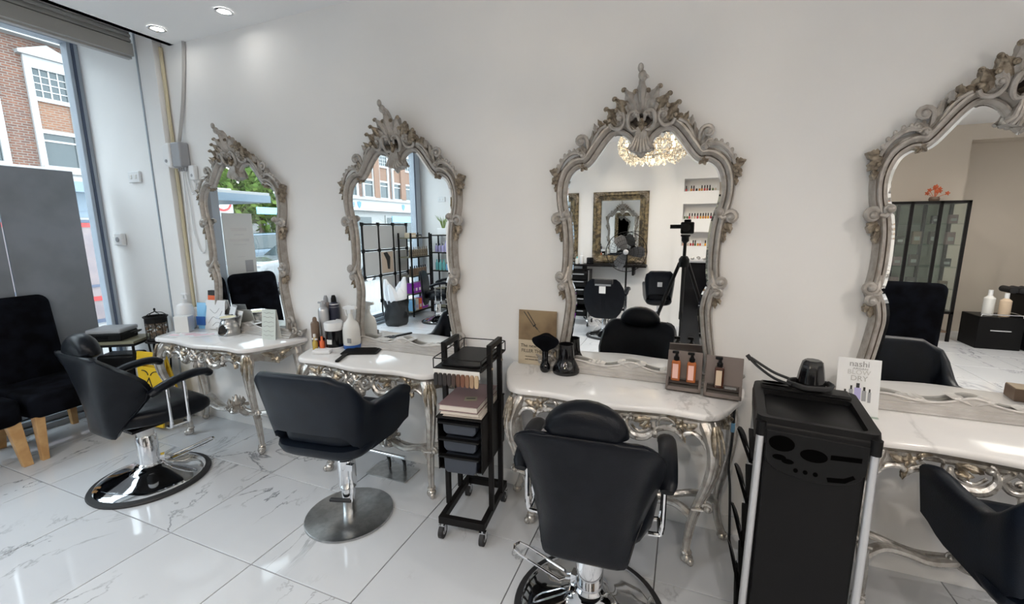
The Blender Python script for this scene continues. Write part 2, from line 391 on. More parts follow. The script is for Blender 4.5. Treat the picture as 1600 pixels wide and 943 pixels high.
# niche block on the opposite wall
nb = MB(); bx0, bx1, fy, by = -.16, 1.7, OPP_Y+.02, OPP_Y-.2
nb.bx((bx0, by-.1, -.12), (bx1, by, TOPZ))
NX0, NX1 = -.06, .66
lv = [(1.285, 1.50), (1.70, 1.925), (2.115, 2.30)]
nb.bx((bx0, by, -.12), (NX0, fy, TOPZ)); nb.bx((NX1, by, -.12), (bx1, fy, TOPZ))
zz = -.12
for a, b in lv: nb.bx((NX0, by, zz), (NX1, fy, a)); zz = b
nb.bx((NX0, by, zz), (NX1, fy, TOPZ))
struct(nb.build('wall_niche', M['wall'], smooth=0))
wr = MB(); wr.bx((bx1, DEEP_Y-.15, -.12), (3.52, DEEP_Y, TOPZ)); wr.bx((3.55, DEEP_Y-.6, -.12), (X1, DEEP_Y-.36, TOPZ)); wr.bx((3.55, DEEP_Y-.36, 2.72), (X1, DEEP_Y, TOPZ)); wr.bx((3.52, DEEP_Y-.6, -.12), (3.55, DEEP_Y, TOPZ)); wr.bx((bx1-.05, DEEP_Y-.1, -.12), (bx1, by, TOPZ))
struct(wr.build('wall_recess', M['beige'], smooth=0))
struct(MB().bx((X1, DEEP_Y-.6, -.12), (X1+.12, WALL_Y+.15, TOPZ)).build('wall_right', M['wall'], smooth=0))
cl = MB(); cl.bx((-3.65, DEEP_Y-.6, CEIL), (X1+.1, WALL_Y+.1, CEIL+.1)); cl.bx((-3.65, DEEP_Y-.6, CEIL), (-3.60, WALL_Y+.1, TOPZ+.05)); cl.bx((X0-.3, DEEP_Y-.6, TOPZ), (X1, WALL_Y+.15, TOPZ+.12))
struct(cl.build('ceiling', M['ceil'], smooth=0))
# shop-front window
wf = MB()
for k, (z0, z1, dx) in enumerate(((0, .05, .16), (.05, .10, .12), (.10, .16, .07))): wf.bx((X0-.08, OPP_Y, z0), (X0+dx, WALL_Y, z1-.006))
wf.bx((X0-.08, OPP_Y, 3.1), (X0+.03, WALL_Y, TOPZ))
w1 = struct(wf.build('window_1', M['framegrey'], smooth=0, bevel=.003))
posts = [(WALL_Y-.075, WALL_Y, .05), (1.19, 1.33, .06), (-.66, -.585, .05), (-2.75, -2.57, .09), (OPP_Y, OPP_Y+.03, .05)]
for a, b, dx in posts: MB().bx((X0-.06, a, .155), (X0+dx*.6, b, 3.1)).build('window_post', M['framegrey'], w1, smooth=0, bevel=.004)
MB().bx((X0+.031, WALL_Y-.05, .16), (X0+.036, WALL_Y-.03, 3.1)).build('window_gasket', M['navy'], w1, smooth=0)
MB().bx((X0+.055, -2.60, .16), (X0+.060, -2.58, 3.1)).build('window_gasket', M['navy'], w1, smooth=0)
for a, b in ((WALL_Y-.075, 1.33), (1.19, -.585), (-.66, -2.57)): MB().bx((X0-.022, b, .155), (X0-.016, a, 3.1)).build('pane', M['glass'], w1, smooth=0)
# roller shutter box inside the window
sh = MB(); sh.bx((-4.04, OPP_Y, 2.87), (-3.955, WALL_Y-.07, 2.96)); sh.bx((-4.04, OPP_Y, 2.96), (-3.98, WALL_Y-.07, 3.2))
for k in range(6): sh.bx((-3.98, OPP_Y, 2.97+k*.035), (-3.968, WALL_Y-.07, 2.99+k*.035))
sh.bx((-4.03, OPP_Y, 2.855), (-3.985, WALL_Y-.07, 2.87))
struct(sh.build('trim_2', M['shutter'], smooth=0, bevel=.002))
# corner pipe, cable, electrics
o = MB().tube([(-3.730, WALL_Y-.016, .02), (-3.730, WALL_Y-.016, 1.2), (-3.730, WALL_Y-.016, 2.92)], .0125, 10).build('corner_pipe', M['yellowpipe']); tag(o, 'yellowed vertical pipe in the corner beside the window pier', 'pipe')
t = thing('control_box', 'grey plastic control box on the wall at the left, above the hanging cables', 'box', (-3.675, WALL_Y, 2.045))
MB().bx((.0, -.075, 0), (.105, -.001, .185)).build('case', M['grey'], t, bevel=.012, seg=3)
MB().prism([(-.085, .03), (-.02, 0), (.0, 0), (.0, .175), (-.02, .185), (-.085, .165)], .001, .085, Matrix.Rotation(PI/2, 4, 'X')).build('cover', M['white'], t, bevel=.014, seg=3)
MB().lathe([(.012, 0), (.012, .004)], 12, (-.045, -.086, .05), axis=(0, -1, 0)).build('badge', M['grey'], t)
for k in range(4): MB().cyl((.02+k*.025, -.04, -.025), (.02+k*.025, -.04, .002), .008).build('gland', M['grey'], t)
o = MB().tube(crom([(-3.47, WALL_Y-.012, 2.924), (-3.50, WALL_Y-.012, 2.75), (-3.56, WALL_Y-.014, 2.5), (-3.63, WALL_Y-.03, 2.235)], 6), .012, 8, flat=(1, .6)).build('wall_conduit', M['cable']); tag(o, 'grey conduit running from the ceiling down to the control box', 'cable')
for k, (c, lab) in enumerate((([(-3.645, 2.02), (-3.63, 1.8), (-3.62, 1.55), (-3.56, 1.40), (-3.50, 1.46), (-3.52, 1.75), (-3.555, 2.0)], 'loose pale cable looping low below the control box'), ([(-3.62, 2.02), (-3.60, 1.9), (-3.58, 1.85), (-3.55, 1.87), (-3.53, 1.93)], 'short pale cable from the control box to the door sensor'), ([(-3.66, 2.02), (-3.69, 1.6), (-3.70, 1.0), (-3.70, .2)], 'thin pale cable running straight down beside the corner pipe'))):
    o = MB().tube(crom([(x, WALL_Y-.012, z) for x, z in c], 6), .0055, 6).build('loose_cable', M['white']); tag(o, lab, 'cable')
t = thing('wall_sensor', 'small white sensor on the wall beside the control box', 'sensor', (-3.53, WALL_Y, 2.005))
MB().bx((-.032, -.035, -.055), (.032, -.001, .055)).build('case', M['white'], t, bevel=.008); MB().cyl((0, -.036, -.02), (0, -.034, -.02), .012).build('eye', M['grey'], t)
t = thing('double_socket', 'white light switch plate high on the window-side wall', 'switch', (-4.28, WALL_Y, 2.01))
MB().bx((-.075, -.022, -.045), (.075, -.001, .045)).build('plate', M['white'], t, bevel=.005)
for s in (-1, 1): MB().bx((s*.032-.012, -.027, -.017), (s*.032+.012, -.02, .017)).build('rocker', M['offwhite'], t, bevel=.003)
t = thing('keypad', 'small white thermostat lower on the window-side wall', 'thermostat', (-4.60, WALL_Y, 1.495))
MB().bx((-.05, -.04, -.05), (.055, -.001, .055)).build('case', M['white'], t, bevel=.008); MB().cyl((0, -.046, .0), (0, -.038, 0), .022).build('dial', M['grey'], t); MB().bx((-.11, -.02, -.05), (-.055, -.001, .03)).build('back_plate', M['offwhite'], t, bevel=.004)
t = thing('double_socket', 'white double switch plate on the opposite wall, seen in the second mirror', 'switch', (-4.35, OPP_Y, 2.12), PI)
MB().bx((-.075, -.022, -.045), (.075, -.001, .045)).build('plate', M['white'], t, bevel=.005)
for s in (-1, 1): MB().bx((s*.032-.012, -.027, -.017), (s*.032+.012, -.02, .017)).build('rocker', M['offwhite'], t, bevel=.003)
# recessed ceiling spotlights
def spotlight(x, y, lab, group=None, w=None):
    t = thing('ceiling_spotlight', lab, 'light', (x, y, CEIL), 0, group)
    MB().lathe([(.052, -.002), (.054, -.007), (.048, -.011), (.038, -.008), (.036, -.003)], 28, cap=False).build('bezel', M['chrome'], t)
    MB().lathe([(.001, -.004), (.036, -.004)], 24, cap=False).build('lens', M['lamp'], t, label='lit lens')
    l = bpy.data.lights.new('spotlight_lamp', 'SPOT'); l.energy = w or SPOT_W*10; l.spot_size = math.radians(165); l.spot_blend = 1.0; l.shadow_soft_size = .045; l.color = (1, .98, .96) if x < .2 else (1, .92, .84)
    lo = bpy.data.objects.new('spotlight_lamp', l); C.objects.link(lo); lo.parent = t; lo.location = (0, 0, -.02)
    return t
spotlight(-3.415, 2.082, 'left of the two recessed chrome spotlights near the window', None, WINDOW_SPOT)
spotlight(-2.767, 2.093, 'right of the two recessed chrome spotlights near the window', None, WINDOW_SPOT)
for x, y in ((-2.8, -.9), (-1.2, -1.0), (.6, -.9), (2.2, .6), (2.2, -1.8), (3.8, -1.6), (4.2, .9)):  # unseen spotlights, added to brighten the interior
    spotlight(x, y, 'added chrome spotlight in the ceiling behind the viewpoint, unseen, lighting the room', 'added unseen spotlights lighting the rest of the room')
t = thing('ceiling_light_panel', 'square lit ceiling panel over the right end, reflected in the rightmost mirror', 'light', (3.0, -.6, CEIL))
MB().bx((-.32, -.32, -.05), (.32, .32, -.001)).build('tray', M['trim'], t, bevel=.004); MB().bx((-.29, -.29, -.056), (.29, .29, -.051)).build('diffuser', M['panel'], t, label='lit diffuser')
# ================================================================== the street outside
GZ = -.08
struct(MB().bx((-60, -60, GZ-.3), (X0-.15, 40, GZ-.13)).build('ground_road', M['tarmac'], smooth=0))
struct(MB().bx((-9.6, -60, GZ-.2), (X0-.1, 40, GZ)).build('ground_pavement', M['paving'], smooth=0))
BX = -20.0
bd = thing('brick_building', 'red brick shop building across the street with white windows and a slate roof', 'building', (BX, -8, GZ))
YA, YB = -34, 26
MB().bx((-8, YA, 3.6), (0, YB, 7.7)).build('upper_wall', M['brick'], bd, smooth=0)
MB().bx((-8, YA, 0), (-.15, YB, 3.6)).build('ground_floor_wall', M['stone'], bd, smooth=0)
MB().bx((-8, YA, 3.55), (.35, YB, 3.72)).build('cornice', M['stone'], bd, smooth=0)
MB().bx((-8, YA, 7.7), (.35, YB, 7.9)).build('eaves', M['stone'], bd, smooth=0)
MB().prism([(.3, 7.9), (-5, 12), (-8, 12), (-8, 7.9)], YA, YB, Matrix(((1,0,0,0),(0,0,1,0),(0,1,0,0),(0,0,0,1)))).build('roof', M['slate'], bd, smooth=0)
MB().bx((-.15, YA, 2.85), (.22, YB, 3.55)).build('fascia', M['farwhite'], bd, smooth=0)
WY = [-24.15+8, -22.75+8, -21.2+8, -19.6+8] + [-18+8+k*1.66 for k in range(14)] + [6.75+8, 8.6+8, 10.4+8, 12.2+8]
protoW = None
for k, y in enumerate(WY):
    if protoW is None:
        mb = MB()
        for s in (-1, 1): mb.bx((0, s*.50-.085, 3.7), (.10, s*.50+.085, 7.2))
        mb.bx((0, -.55, 3.66), (.16, .55, 3.80)); mb.bx((0, -.46, 4.84), (.09, .46, 4.96)); mb.bx((0, -.46, 5.84), (.11, .46, 5.97)); mb.bx((0, -.46, 6.85), (.10, .46, 7.2))
        mb.bx((.02, -.46, 4.58), (.06, .46, 4.64)); mb.bx((.02, -.02, 5.97), (.05, .02, 6.85))
        for q in (-.22, .22): mb.bx((.02, q-.015, 5.97), (.045, q+.015, 6.85))
        for z in (6.19, 6.41, 6.63): mb.bx((.02, -.46, z-.015), (.045, .46, z+.015))
        protoW = mb.build('window', M['farwhite'], bd, smooth=0); protoW.location = (0, y, 0)
        MB().bx((.0, -.44, 3.78), (.02, .44, 4.86)).build('pane', M['pane'], protoW, smooth=0)
        MB().bx((.0, -.44, 5.95), (.02, .44, 6.87)).build('pane', M['pane'], protoW, smooth=0)
        MB().bx((.0, -.44, 4.94), (.03, .44, 5.86)).build('brick_panel', M['brickorange'], protoW, smooth=0)
        MB().prism([(-.72, 7.2), (.72, 7.2), (.72, 7.3), (0, 7.62), (-.72, 7.3)], 0, .22, Matrix(((0,0,1,0),(1,0,0,0),(0,1,0,0),(0,0,0,1)))).build('pediment', M['stone'], protoW, smooth=0)
    else:
        w = protoW.copy(); C.objects.link(w); w.location = (0, y, 0)
        for c in kids(protoW):
            if c.name.startswith('pediment') and k % 3 != 1 and k < 20: continue
            d = c.copy(); C.objects.link(d); d.parent = w
for y in (-23.4, -20.4, -16.9, -11.9, -5.3, 1.3): MB().bx((0, y+8-.28, 3.72), (.16, y+8+.28, 7.7)).build('pier', M['brickorange'], bd, smooth=0)
for y in range(-32, 24, 5):
    w = MB().bx((-.15, y, .5), (-.08, y+3.6, 2.6)).build('shop_window', M['stone'], bd, smooth=0)
    MB().bx((-.08, y+.15, .65), (-.06, y+3.45, 2.45)).build('pane', M['pane'], w, smooth=0)
MB().bx((-.10, -16.4, 2.12), (-.02, -14.1, 2.55)).build('blue_sign_board', M['lightblue'], bd, smooth=0)
TF = lambda x, y, z: Matrix.Translation((x, y, z)) @ Matrix(((0,0,1,0),(1,0,0,0),(0,1,0,0),(0,0,0,1)))
SH = [(0, -.22), (.13, -.08), (.18, .12), (.17, .2), (.09, .16), (0, .24), (-.09, .16), (-.17, .2), (-.18, .12), (-.13, -.08)]
for y in (-15.15, -10.4): MB().prism(SH, 0, .02, TF(.22, y+.0, 3.2)).build('emblem', M['signblue'], bd, smooth=0)
text('sign_lettering', 'BA', .42, M['signblue'], bd, TF(.225, -9.75, 3.18), .004)
# bus shelter on the pavement
bs = thing('bus_shelter', 'grey bus shelter with a flat roof and a map panel striped in red', 'bus shelter', (-7.6, 1.2, GZ))
MB().bx((-1.35, -2.75, 2.28), (.25, 5.2, 2.33)).build('roof', M['stone'], bs, smooth=0)
MB().bx((-1.35, -2.76, 2.15), (.26, 5.2, 2.28)).build('roof_edge', M['shelterblue'], bs, smooth=0)
for y in (-1.6, 1.0, 4.9): MB().bx((-.06, y-.05, 0), (.06, y+.05, 2.15)).build('post', M['shelterblue'], bs, smooth=0)
pn = MB().bx((-.03, 1.05, .43), (.03, 4.85, 1.80)).build('map_panel', M['pinkpanel'], bs, smooth=0)
for a, b, m in ((1.83, 1.90, 'shelterblue'), (1.76, 1.795, 'navy'), (1.70, 1.755, 'red'), (.88, .915, 'navy'), (.69, .75, 'red'), (.38, .43, 'navy')): MB().bx((-.04, 1.05, a), (.045, 4.85, b)).build('stripe', M[m], bs, smooth=0, label={'red': 'red stripe', 'navy': 'dark stripe'}.get(m, 'grey rail'))
MB().bx((-.02, 1.05, 1.9), (.02, 4.85, 2.15)).build('header_panel', M['shelterblue'], bs, smooth=0)
MB().bx((.03, 2.55, 1.18), (.04, 3.2, 1.66)).build('map_inset', M['mauve'], bs, smooth=0)
random.seed(3)
# trees
def tree(x, y, h, r, lab, n=3400):
    t = thing('street_tree', lab, 'tree', (x, y, GZ-.1), 0)
    MB().tube([(0, 0, 0), (.03, .02, h*.5), (0, 0, h)], [.14, .11, .07], 8).build('trunk', M['bark'], t)
    mb = MB(); blobs = [(random.uniform(-.6, .6)*r, random.uniform(-.6, .6)*r, h+random.uniform(-.55, .7)*r, random.uniform(.45, .7)*r) for _ in range(14)]
    for k in range(n):
        bx_, by_, bz_, br = random.choice(blobs); v = Vector((random.gauss(0, 1), random.gauss(0, 1), random.gauss(0, 1))).normalized()*br*random.uniform(.75, 1.05)
        p = Vector((bx_, by_, bz_))+v; a = Vector((random.gauss(0, 1), random.gauss(0, 1), random.gauss(0, 1))).normalized()*.17; b = a.orthogonal().normalized()*.10
        mb.add([p-a, p+b, p+a, p-b], [(0, 1, 2, 3)])
    mb.build('foliage', M['leaf'], t, smooth=0, kind='stuff')
tree(-17.5, -9.4, 3.4, 1.95, 'bright green street tree near the parked cars, seen in the leftmost mirror', 9000)
def car(x, y, rz, m, lab):
    t = thing('parked_car', lab, 'car', (x, y, GZ-.13), rz)
    prof = [(-2.25, .35), (-2.3, .75), (-2.1, .98), (-1.0, 1.06), (1.2, 1.08), (1.95, 1.02), (2.25, .85), (2.28, .40), (1.9, .28), (-1.9, .28)]
    M4 = Matrix(((1,0,0,0),(0,0,1,0),(0,1,0,0),(0,0,0,1)))
    MB().prism(prof, -.88, .88, M4).build('body', m, t, smooth=40, bevel=.12, seg=3)
    gl = [(-1.05, 1.02), (-.35, 1.56), (.95, 1.60), (1.75, 1.06)]
    mb = MB(); a = [(px, -.80 if pz < 1.2 else -.62, pz) for px, pz in gl]; b = [(px, .80 if pz < 1.2 else .62, pz) for px, pz in gl]
    mb.add(a+b, [(0, 1, 2, 3), (7, 6, 5, 4), (0, 4, 5, 1), (1, 5, 6, 2), (2, 6, 7, 3), (3, 7, 4, 0)]); mb.build('cabin_glass', M['carglass'], t, smooth=0, bevel=.05)
    MB().loft([[(-.42, -.63, 1.55), (.98, -.63, 1.59), (.98, .63, 1.59), (-.42, .63, 1.55)], [(-.30, -.55, 1.64), (.86, -.55, 1.67), (.86, .55, 1.67), (-.30, .55, 1.64)]]).build('roof', m, t, smooth=0, bevel=.03)
    for px in (-1.4, 1.4):
        for s in (-1, 1):
            w = MB().cyl((px, s*.74, .34), (px, s*.91, .34), .34, n=24).build('wheel', M['rubber'], t); MB().cyl((px, s*.90, .34), (px, s*.925, .34), .22, n=20).build('hub', M['silverpole'], w)
car(-15.6, -7.3, -PI/2+.05, M['carblue'], 'steel blue estate car parked across the street, seen in the leftmost mirror')
car(-10.4, -5.3, -PI/2+.04, M['carwhite'], 'white car parked in front of the blue car, seen in the leftmost mirror')
t = thing('street_sign', 'blue street direction sign on a pale pole, seen in the leftmost mirror', 'sign', (-11.6, -5.35, GZ-.1)); MB().cyl((0, 0, 0), (0, 0, 4.2), .05).build('pole', M['stone'], t); MB().bx((-.02, .05, 2.20), (.02, .75, 2.40)).build('sign_plate', M['lightblue'], t, smooth=0, bevel=.01)
t = thing('speed_sign', 'round speed limit sign in a grey frame, seen in the leftmost mirror', 'sign', (-11.6, -3.57, GZ-.1)); MB().cyl((0, 0, 0), (0, 0, 2.85), .05).build('pole', M['stone'], t); MB().bx((.03, -.28, 2.1), (.06, .28, 2.85)).build('backing', M['grey'], t, smooth=0); MB().lathe([(.24, 0), (.24, .01)], 24, (.06, 0, 2.48), axis=(1, 0, 0)).build('sign_rim', M['red'], t); MB().lathe([(.18, 0), (.18, .016)], 24, (.06, 0, 2.48), axis=(1, 0, 0)).build('sign_face', M['offwhite'], t)
# ================================================================== carved mirrors
V0 = .77
HALF = [(0, 1.150), (.030, 1.195), (.060, 1.238), (.098, 1.262), (.134, 1.260), (.168, 1.228), (.205, 1.178), (.240, 1.132), (.268, 1.112), (.308, 1.110), (.345, 1.082), (.366, 1.035), (.374, .985), (.371, .930), (.360, .880), (.346, .830), (.338, .755), (.336, .66), (.340, .585), (.346, .530), (.326, .478), (.316, .41), (.322, .34), (.334, .25), (.346, .18), (.349, .125), (.338, .085), (.305, .062), (.2, .055), (0, .055)]
def P3(u, v, d): return Vector((u, -d, v))
def make_mirror():
    t = thing('carved_mirror', '-', 'mirror', (0, 0, 0))
    half = crom(HALF, 4)
    pts = [(p.x, p.y) for p in [Vector((*q, 0)) if not isinstance(q, Vector) else q for q in crom([(a, b, 0) for a, b in HALF], 4)]]
    loop = pts + [(-x, y) for x, y in reversed(pts[1:-1])]     # clockwise seen from the room
    N = len(loop)
    def nrm(i):
        a, b = loop[i-2], loop[(i+2) % N]; tx, ty = b[0]-a[0], b[1]-a[1]; L = math.hypot(tx, ty); return (-ty/L, tx/L)
    # glass with a bevelled margin
    n = len(loop); ins = []
    for i in range(N):
        nx, ny = nrm(i); ins.append((loop[i][0]-nx*.016, loop[i][1]-ny*.016))
    gb = MB(); A = [P3(x, y, .026) for x, y in loop]; B = [P3(x, y, .030) for x, y in ins]
    gb.add(A+B, [(k, (k+1) % n, n+(k+1) % n, n+k) for k in range(n)]); gb.add(B, [tuple(range(n))])
    gb.build('glass', M['mirror'], t, smooth=0)
    # moulding
    prof = [(-.004, .022), (-.003, .036), (.004, .043), (.011, .041), (.0135, .034), (.019, .050), (.027, .060), (.034, .060), (.037, .052), (.041, .052), (.047, .036), (.049, 0), (-.004, 0)]
    mb = MB(); K = len(prof); vs = []
    for i in range(N):
        nx, ny = nrm(i)
        sc = 1.0 + .25*max(0, min(1, (loop[i][1]-.95)/.25))
        for a, d in prof: vs.append(P3(loop[i][0]+nx*a*sc, loop[i][1]+ny*a*sc, d*(1+.12*(sc-1))))
    mb.add(vs, [(i*K+k, i*K+(k+1) % K, ((i+1) % N)*K+(k+1) % K, ((i+1) % N)*K+k) for i in range(N) for k in range(K)])
    mb.mi = [1 if k in (3, 8) else 0 for i in range(N) for k in range(K)]  # two narrow groove strips of the profile are dark brown
    mb.build('moulding', [M['frame'], M['groove_brown']], t, smooth=40)
    FR, GO = M['frame'], M['gold']
    # side ornaments, each its own piece, mirrored left and right
    for s in (1, -1):
        P = lambda u, v, d: Vector((s*u, -d, v))
        mb = MB(); scroll(mb, P, .292, 1.232, .030, PI*1.0, 1.15, .011, .009, .05, -1, tail=[(.272, 1.135), (.262, 1.165), (.258, 1.20)])
        leaf(mb, P, .265, 1.165, PI*.18, .075, .018, 1.1, .03); leaf(mb, P, .245, 1.19, PI*.62, .095, .020, -.5, .03, lobes=2); scroll(mb, P, .305, 1.185, .016, PI, 1, .007, .006, .045, -1)
        mb.build('upper_scroll', [FR], t)
        mb = MB(); arc = crom([(.275, 1.14, .05), (.30, 1.175, .055), (.345, 1.175, .055), (.39, 1.135, .05), (.412, 1.085, .045)], 6)
        mb.tube([P(*q) for q in arc], [.007+.004*math.sin(PI*k/(len(arc)-1)) for k in range(len(arc))], 7)
        for q in arc[3:-2:3]: mb.ell(P(q[0]+.006, q[1]+.010, .052), (.0085, .0085, .012), 8, 6)
        arc2 = crom([(.30, 1.135, .045), (.33, 1.145, .05), (.365, 1.118, .045), (.392, 1.075, .04)], 5); mb.tube([P(*q) for q in arc2], .0075, 7); scroll(mb, P, .283, 1.163, .017, 0, 1.1, .009, .007, .055, 1)
        mb.build('pierced_shell', [FR], t)
        mb = MB(); rosette(mb, P, .281, 1.112, .022, .05); mb.build('knot_rosette', [GO], t)
        mb = MB(); leaf(mb, P, .40, 1.095, -PI*.12, .060, .022, .9, .035); leaf(mb, P, .402, 1.085, -PI*.35, .07, .024, .3, .04); leaf(mb, P, .40, 1.06, -PI*.52, .075, .018, .25, .035); leaf(mb, P, .405, 1.03, -PI*.25, .045, .016, -.6, .04); rosette(mb, P, .418, 1.05, .024, .05, 4)
        mb.build('acanthus_spray', [GO], t)
        mb = MB(); scroll(mb, P, .360, .872, .017, -PI*.5, 1.2, .011, .010, .055, 1); scroll(mb, P, .412, .848, .032, PI*.95, 1.2, .014, .010, .045, -1, tail=[(.37, .80), (.372, .822)])
        mb.tube([P(.360, .86, .055), P(.375, .845, .06), P(.39, .85, .055)], .011, 7)
        mb.build('side_volute', [FR], t)
        mb = MB(); leaf(mb, P, .395, .825, -PI*.30, .055, .017, -.5, .04); leaf(mb, P, .385, .815, -PI*.55, .075, .018, .35, .04); leaf(mb, P, .382, .775, -PI*.38, .045, .013, -.4, .04); leaf(mb, P, .378, .765, -PI*.62, .05, .012, .2, .035); rosette(mb, P, .392, .788, .02, .045, 4)
        mb.build('drop_spray', [GO], t)
        mb = MB(); scroll(mb, P, .388, .548, .028, -PI*.85, 1.25, .013, .010, .05, 1, tail=[(.352, .60), (.356, .565)]); scroll(mb, P, .378, .492, .024, PI*.8, 1.2, .012, .009, .05, -1, tail=[(.35, .43), (.347, .462)]); mb.tube([P(.352, .535, .055), P(.362, .52, .06), P(.375, .52, .056)], .010, 7)
        mb.build('lower_volute', [FR], t)
        mb = MB(); leaf(mb, P, .374, .475, -PI*.25, .042, .013, -.4, .04); leaf(mb, P, .370, .47, -PI*.5, .052, .014, .2, .04); leaf(mb, P, .366, .45, -PI*.72, .035, .010, .2, .035)
        mb.build('lower_spray', [GO], t)
        mb = MB(); scroll(mb, P, .405, .155, .030, -PI*.3, 1.25, .012, .008, .045, 1, tail=[(.43, .05), (.435, .10), (.43, .13)]); scroll(mb, P, .445, .078, .024, PI*.7, 1.2, .011, .008, .05, -1, tail=[(.40, .045), (.415, .065)]); scroll(mb, P, .492, .062, .020, PI*.6, 1.1, .010, .007, .045, -1, tail=[(.44, .045), (.465, .055)])
        leaf(mb, P, .385, .08, PI*.45, .11, .020, .35, .03); leaf(mb, P, .44, .052, PI*.08, .10, .016, .4, .035)
        mb.build('base_scroll', [FR], t)
    # crest; it leans out from the wall as it rises
    def PC(u, v, d): return Vector((u, -(d+max(0, v-1.24)*.30), v))
    for s in (1, -1):
        P = lambda u, v, d: PC(s*u, v, d)
        mb = MB(); arc = crom([(.012, 1.30, .055), (.022, 1.335, .06), (.052, 1.335, .065), (.062, 1.295, .065), (.046, 1.262, .06), (.02, 1.262, .055)], 7); mb.tube([P(*q) for q in arc], [.006+.005*math.sin(PI*k/(len(arc)-1)) for k in range(len(arc))], 8); scroll(mb, P, .022, 1.322, .014, 0, 1, .006, .006, .065, 1)
        arc = crom([(.085, 1.345, .05), (.078, 1.305, .055), (.10, 1.275, .055), (.135, 1.280, .05), (.150, 1.30, .05)], 6); mb.tube([P(*q) for q in arc], .009, 8); scroll(mb, P, .098, 1.318, .018, PI, 1.1, .007, .006, .055, -1)
        mb.build('crest_scroll', [FR], t)
        for nm, (u, v, a, L, W, b) in {'a': (.020, 1.325, PI*.40, .125, .032, -.30), 'b': (.062, 1.315, PI*.38, .105, .030, -.40), 'c': (.105, 1.298, PI*.36, .085, .027, -.5), 'd': (.010, 1.34, PI*.47, .085, .024, -.1), 'e': (.04, 1.31, PI*.30, .075, .026, .5), 'f': (.085, 1.30, PI*.27, .06, .024, .6)}.items():
            mb = MB(); leaf(mb, P, u, v, a, L, W, b, .045, .014, .022); leaf(mb, P, u+.012, v-.005, a-.35, L*.6, W*.7, .9, .04, .012, .015); mb.build('crest_leaf', [GO if nm in 'bc' else FR], t)
            mb = MB(); L2 = L*.95; e = a+b*.5; scroll(mb, P, u+math.cos(e)*L2+.007, v+math.sin(e)*L2-.002, .010, PI*.85, 1.0, .0055, .0045, .058, -1); mb.build('leaf_tip', [GO], t)
        mb = MB(); rosette(mb, P, .150, 1.312, .028, .05); leaf(mb, P, .165, 1.30, -PI*.15, .075, .016, -.35, .04); leaf(mb, P, .175, 1.285, PI*.2, .05, .013, .5, .04); mb.build('crest_rosette', [GO], t)
        mb = MB(); arc = crom([(.165, 1.295, .05), (.20, 1.275, .05), (.225, 1.235, .05), (.245, 1.185, .048)], 5); mb.tube([P(*q) for q in arc], .008, 7); leaf(mb, P, .205, 1.262, PI*.28, .05, .014, .6, .04); mb.build('shoulder_leafage', [FR], t)
    mb = MB(); leaf(mb, PC, 0, 1.33, PI/2, .155, .030, 0, .05, .02, .02, 2, 16); mb.ell(PC(.004, 1.475, .085), (.018, .018, .022), 10, 8); mb.ell(PC(-.003, 1.503, .09), (.013, .013, .020), 10, 8); scroll(mb, PC, .012, 1.462, .016, 0, 1.1, .007, .006, .08, 1); mb.build('crest_plume', [FR], t)
    mb = MB(); rosette(mb, PC, 0, 1.285, .022, .06, 5); leaf(mb, PC, 0, 1.31, -PI/2, .06, .012, 0, .06); mb.build('crest_boss', [GO], t)
    mb = MB(); nr = 7                                         # fluted shell under the crest
    for k in range(nr):
        q = (k-(nr-1)/2)/((nr-1)/2); e = (q*.056, 1.160+.018*abs(q)**1.5)
        mb.tube([PC(q*.018, 1.275, .045), PC(q*.024, 1.235, .062), PC(q*.038, 1.195, .070), PC(*e, .062)], [.006, .0075, .0095, .0085], 7)
    mb.prism([(-.02, 1.27), (.02, 1.27), (.052, 1.175), (0, 1.158), (-.052, 1.175)], .03, .058, Matrix(((1,0,0,0),(0,0,-1,0),(0,1,0,0),(0,0,0,1)))); mb.build('cartouche_shell', [FR], t)
    mb = MB(); mb.prism([(-.10, 1.265), (.10, 1.265), (.06, 1.33), (0, 1.39), (-.06, 1.33)], .012, .03, Matrix(((1,0,0,0),(0,0,-1,0),(0,1,0,0),(0,0,0,1)))); mb.prism([(-.16, 1.255), (.16, 1.255), (.15, 1.31), (.07, 1.34), (-.07, 1.34), (-.15, 1.31)], .0, .018, Matrix(((1,0,0,0),(0,0,-1,0),(0,1,0,0),(0,0,0,1)))); mb.build('crest_backing', [M['taupedark']], t, smooth=0)
    # stepped base standing on the table, with a wavy scrolled lip
    mb = MB(); pr = [(.0, .031), (.095, .031), (.097, .036), (.088, .040), (.086, .050), (.074, .055), (.072, .066), (.058, .070), (.03, .070), (0, .070)]
    mb.loft([[P3(u, v, d) for d, v in pr] for u in (-.43, .43)]); mb.build('base_plinth', [M['plinth']], t, smooth=25)
    mb = MB(); wav = []
    for k in range(61):
        u = -.40+.80*k/60; wav.append((u, .084+.010*math.cos(u*2*PI/.30)+.016*math.exp(-(u/.05)**2), .060))
    mb.tube([P3(*q) for q in wav], [.0065]*61, 7, flat=(1, 1.5)); mb.loft([[P3(u, .066, .045), P3(u, .066, .066), P3(u, v-.004, .062), P3(u, v-.004, .050)] for u, v, d in wav])
    for s in (-1, 1): leaf(mb, lambda u, v, d: P3(s*u, v, d), .002, .078, PI*.2, .075, .012, -.5, .058, .012, .0); leaf(mb, lambda u, v, d: P3(s*u, v, d), .19, .076, PI*.05, .06, .010, -.2, .058, .01, .0); leaf(mb, lambda u, v, d: P3(s*u, v, d), .20, .076, PI*.95, .06, .010, .2, .058, .01, .0)
    mb.build('base_lip', [M['plinth']], t)
    return t
mir = make_mirror()
MIRX = [-3.035, -1.645, -.224, 1.128]
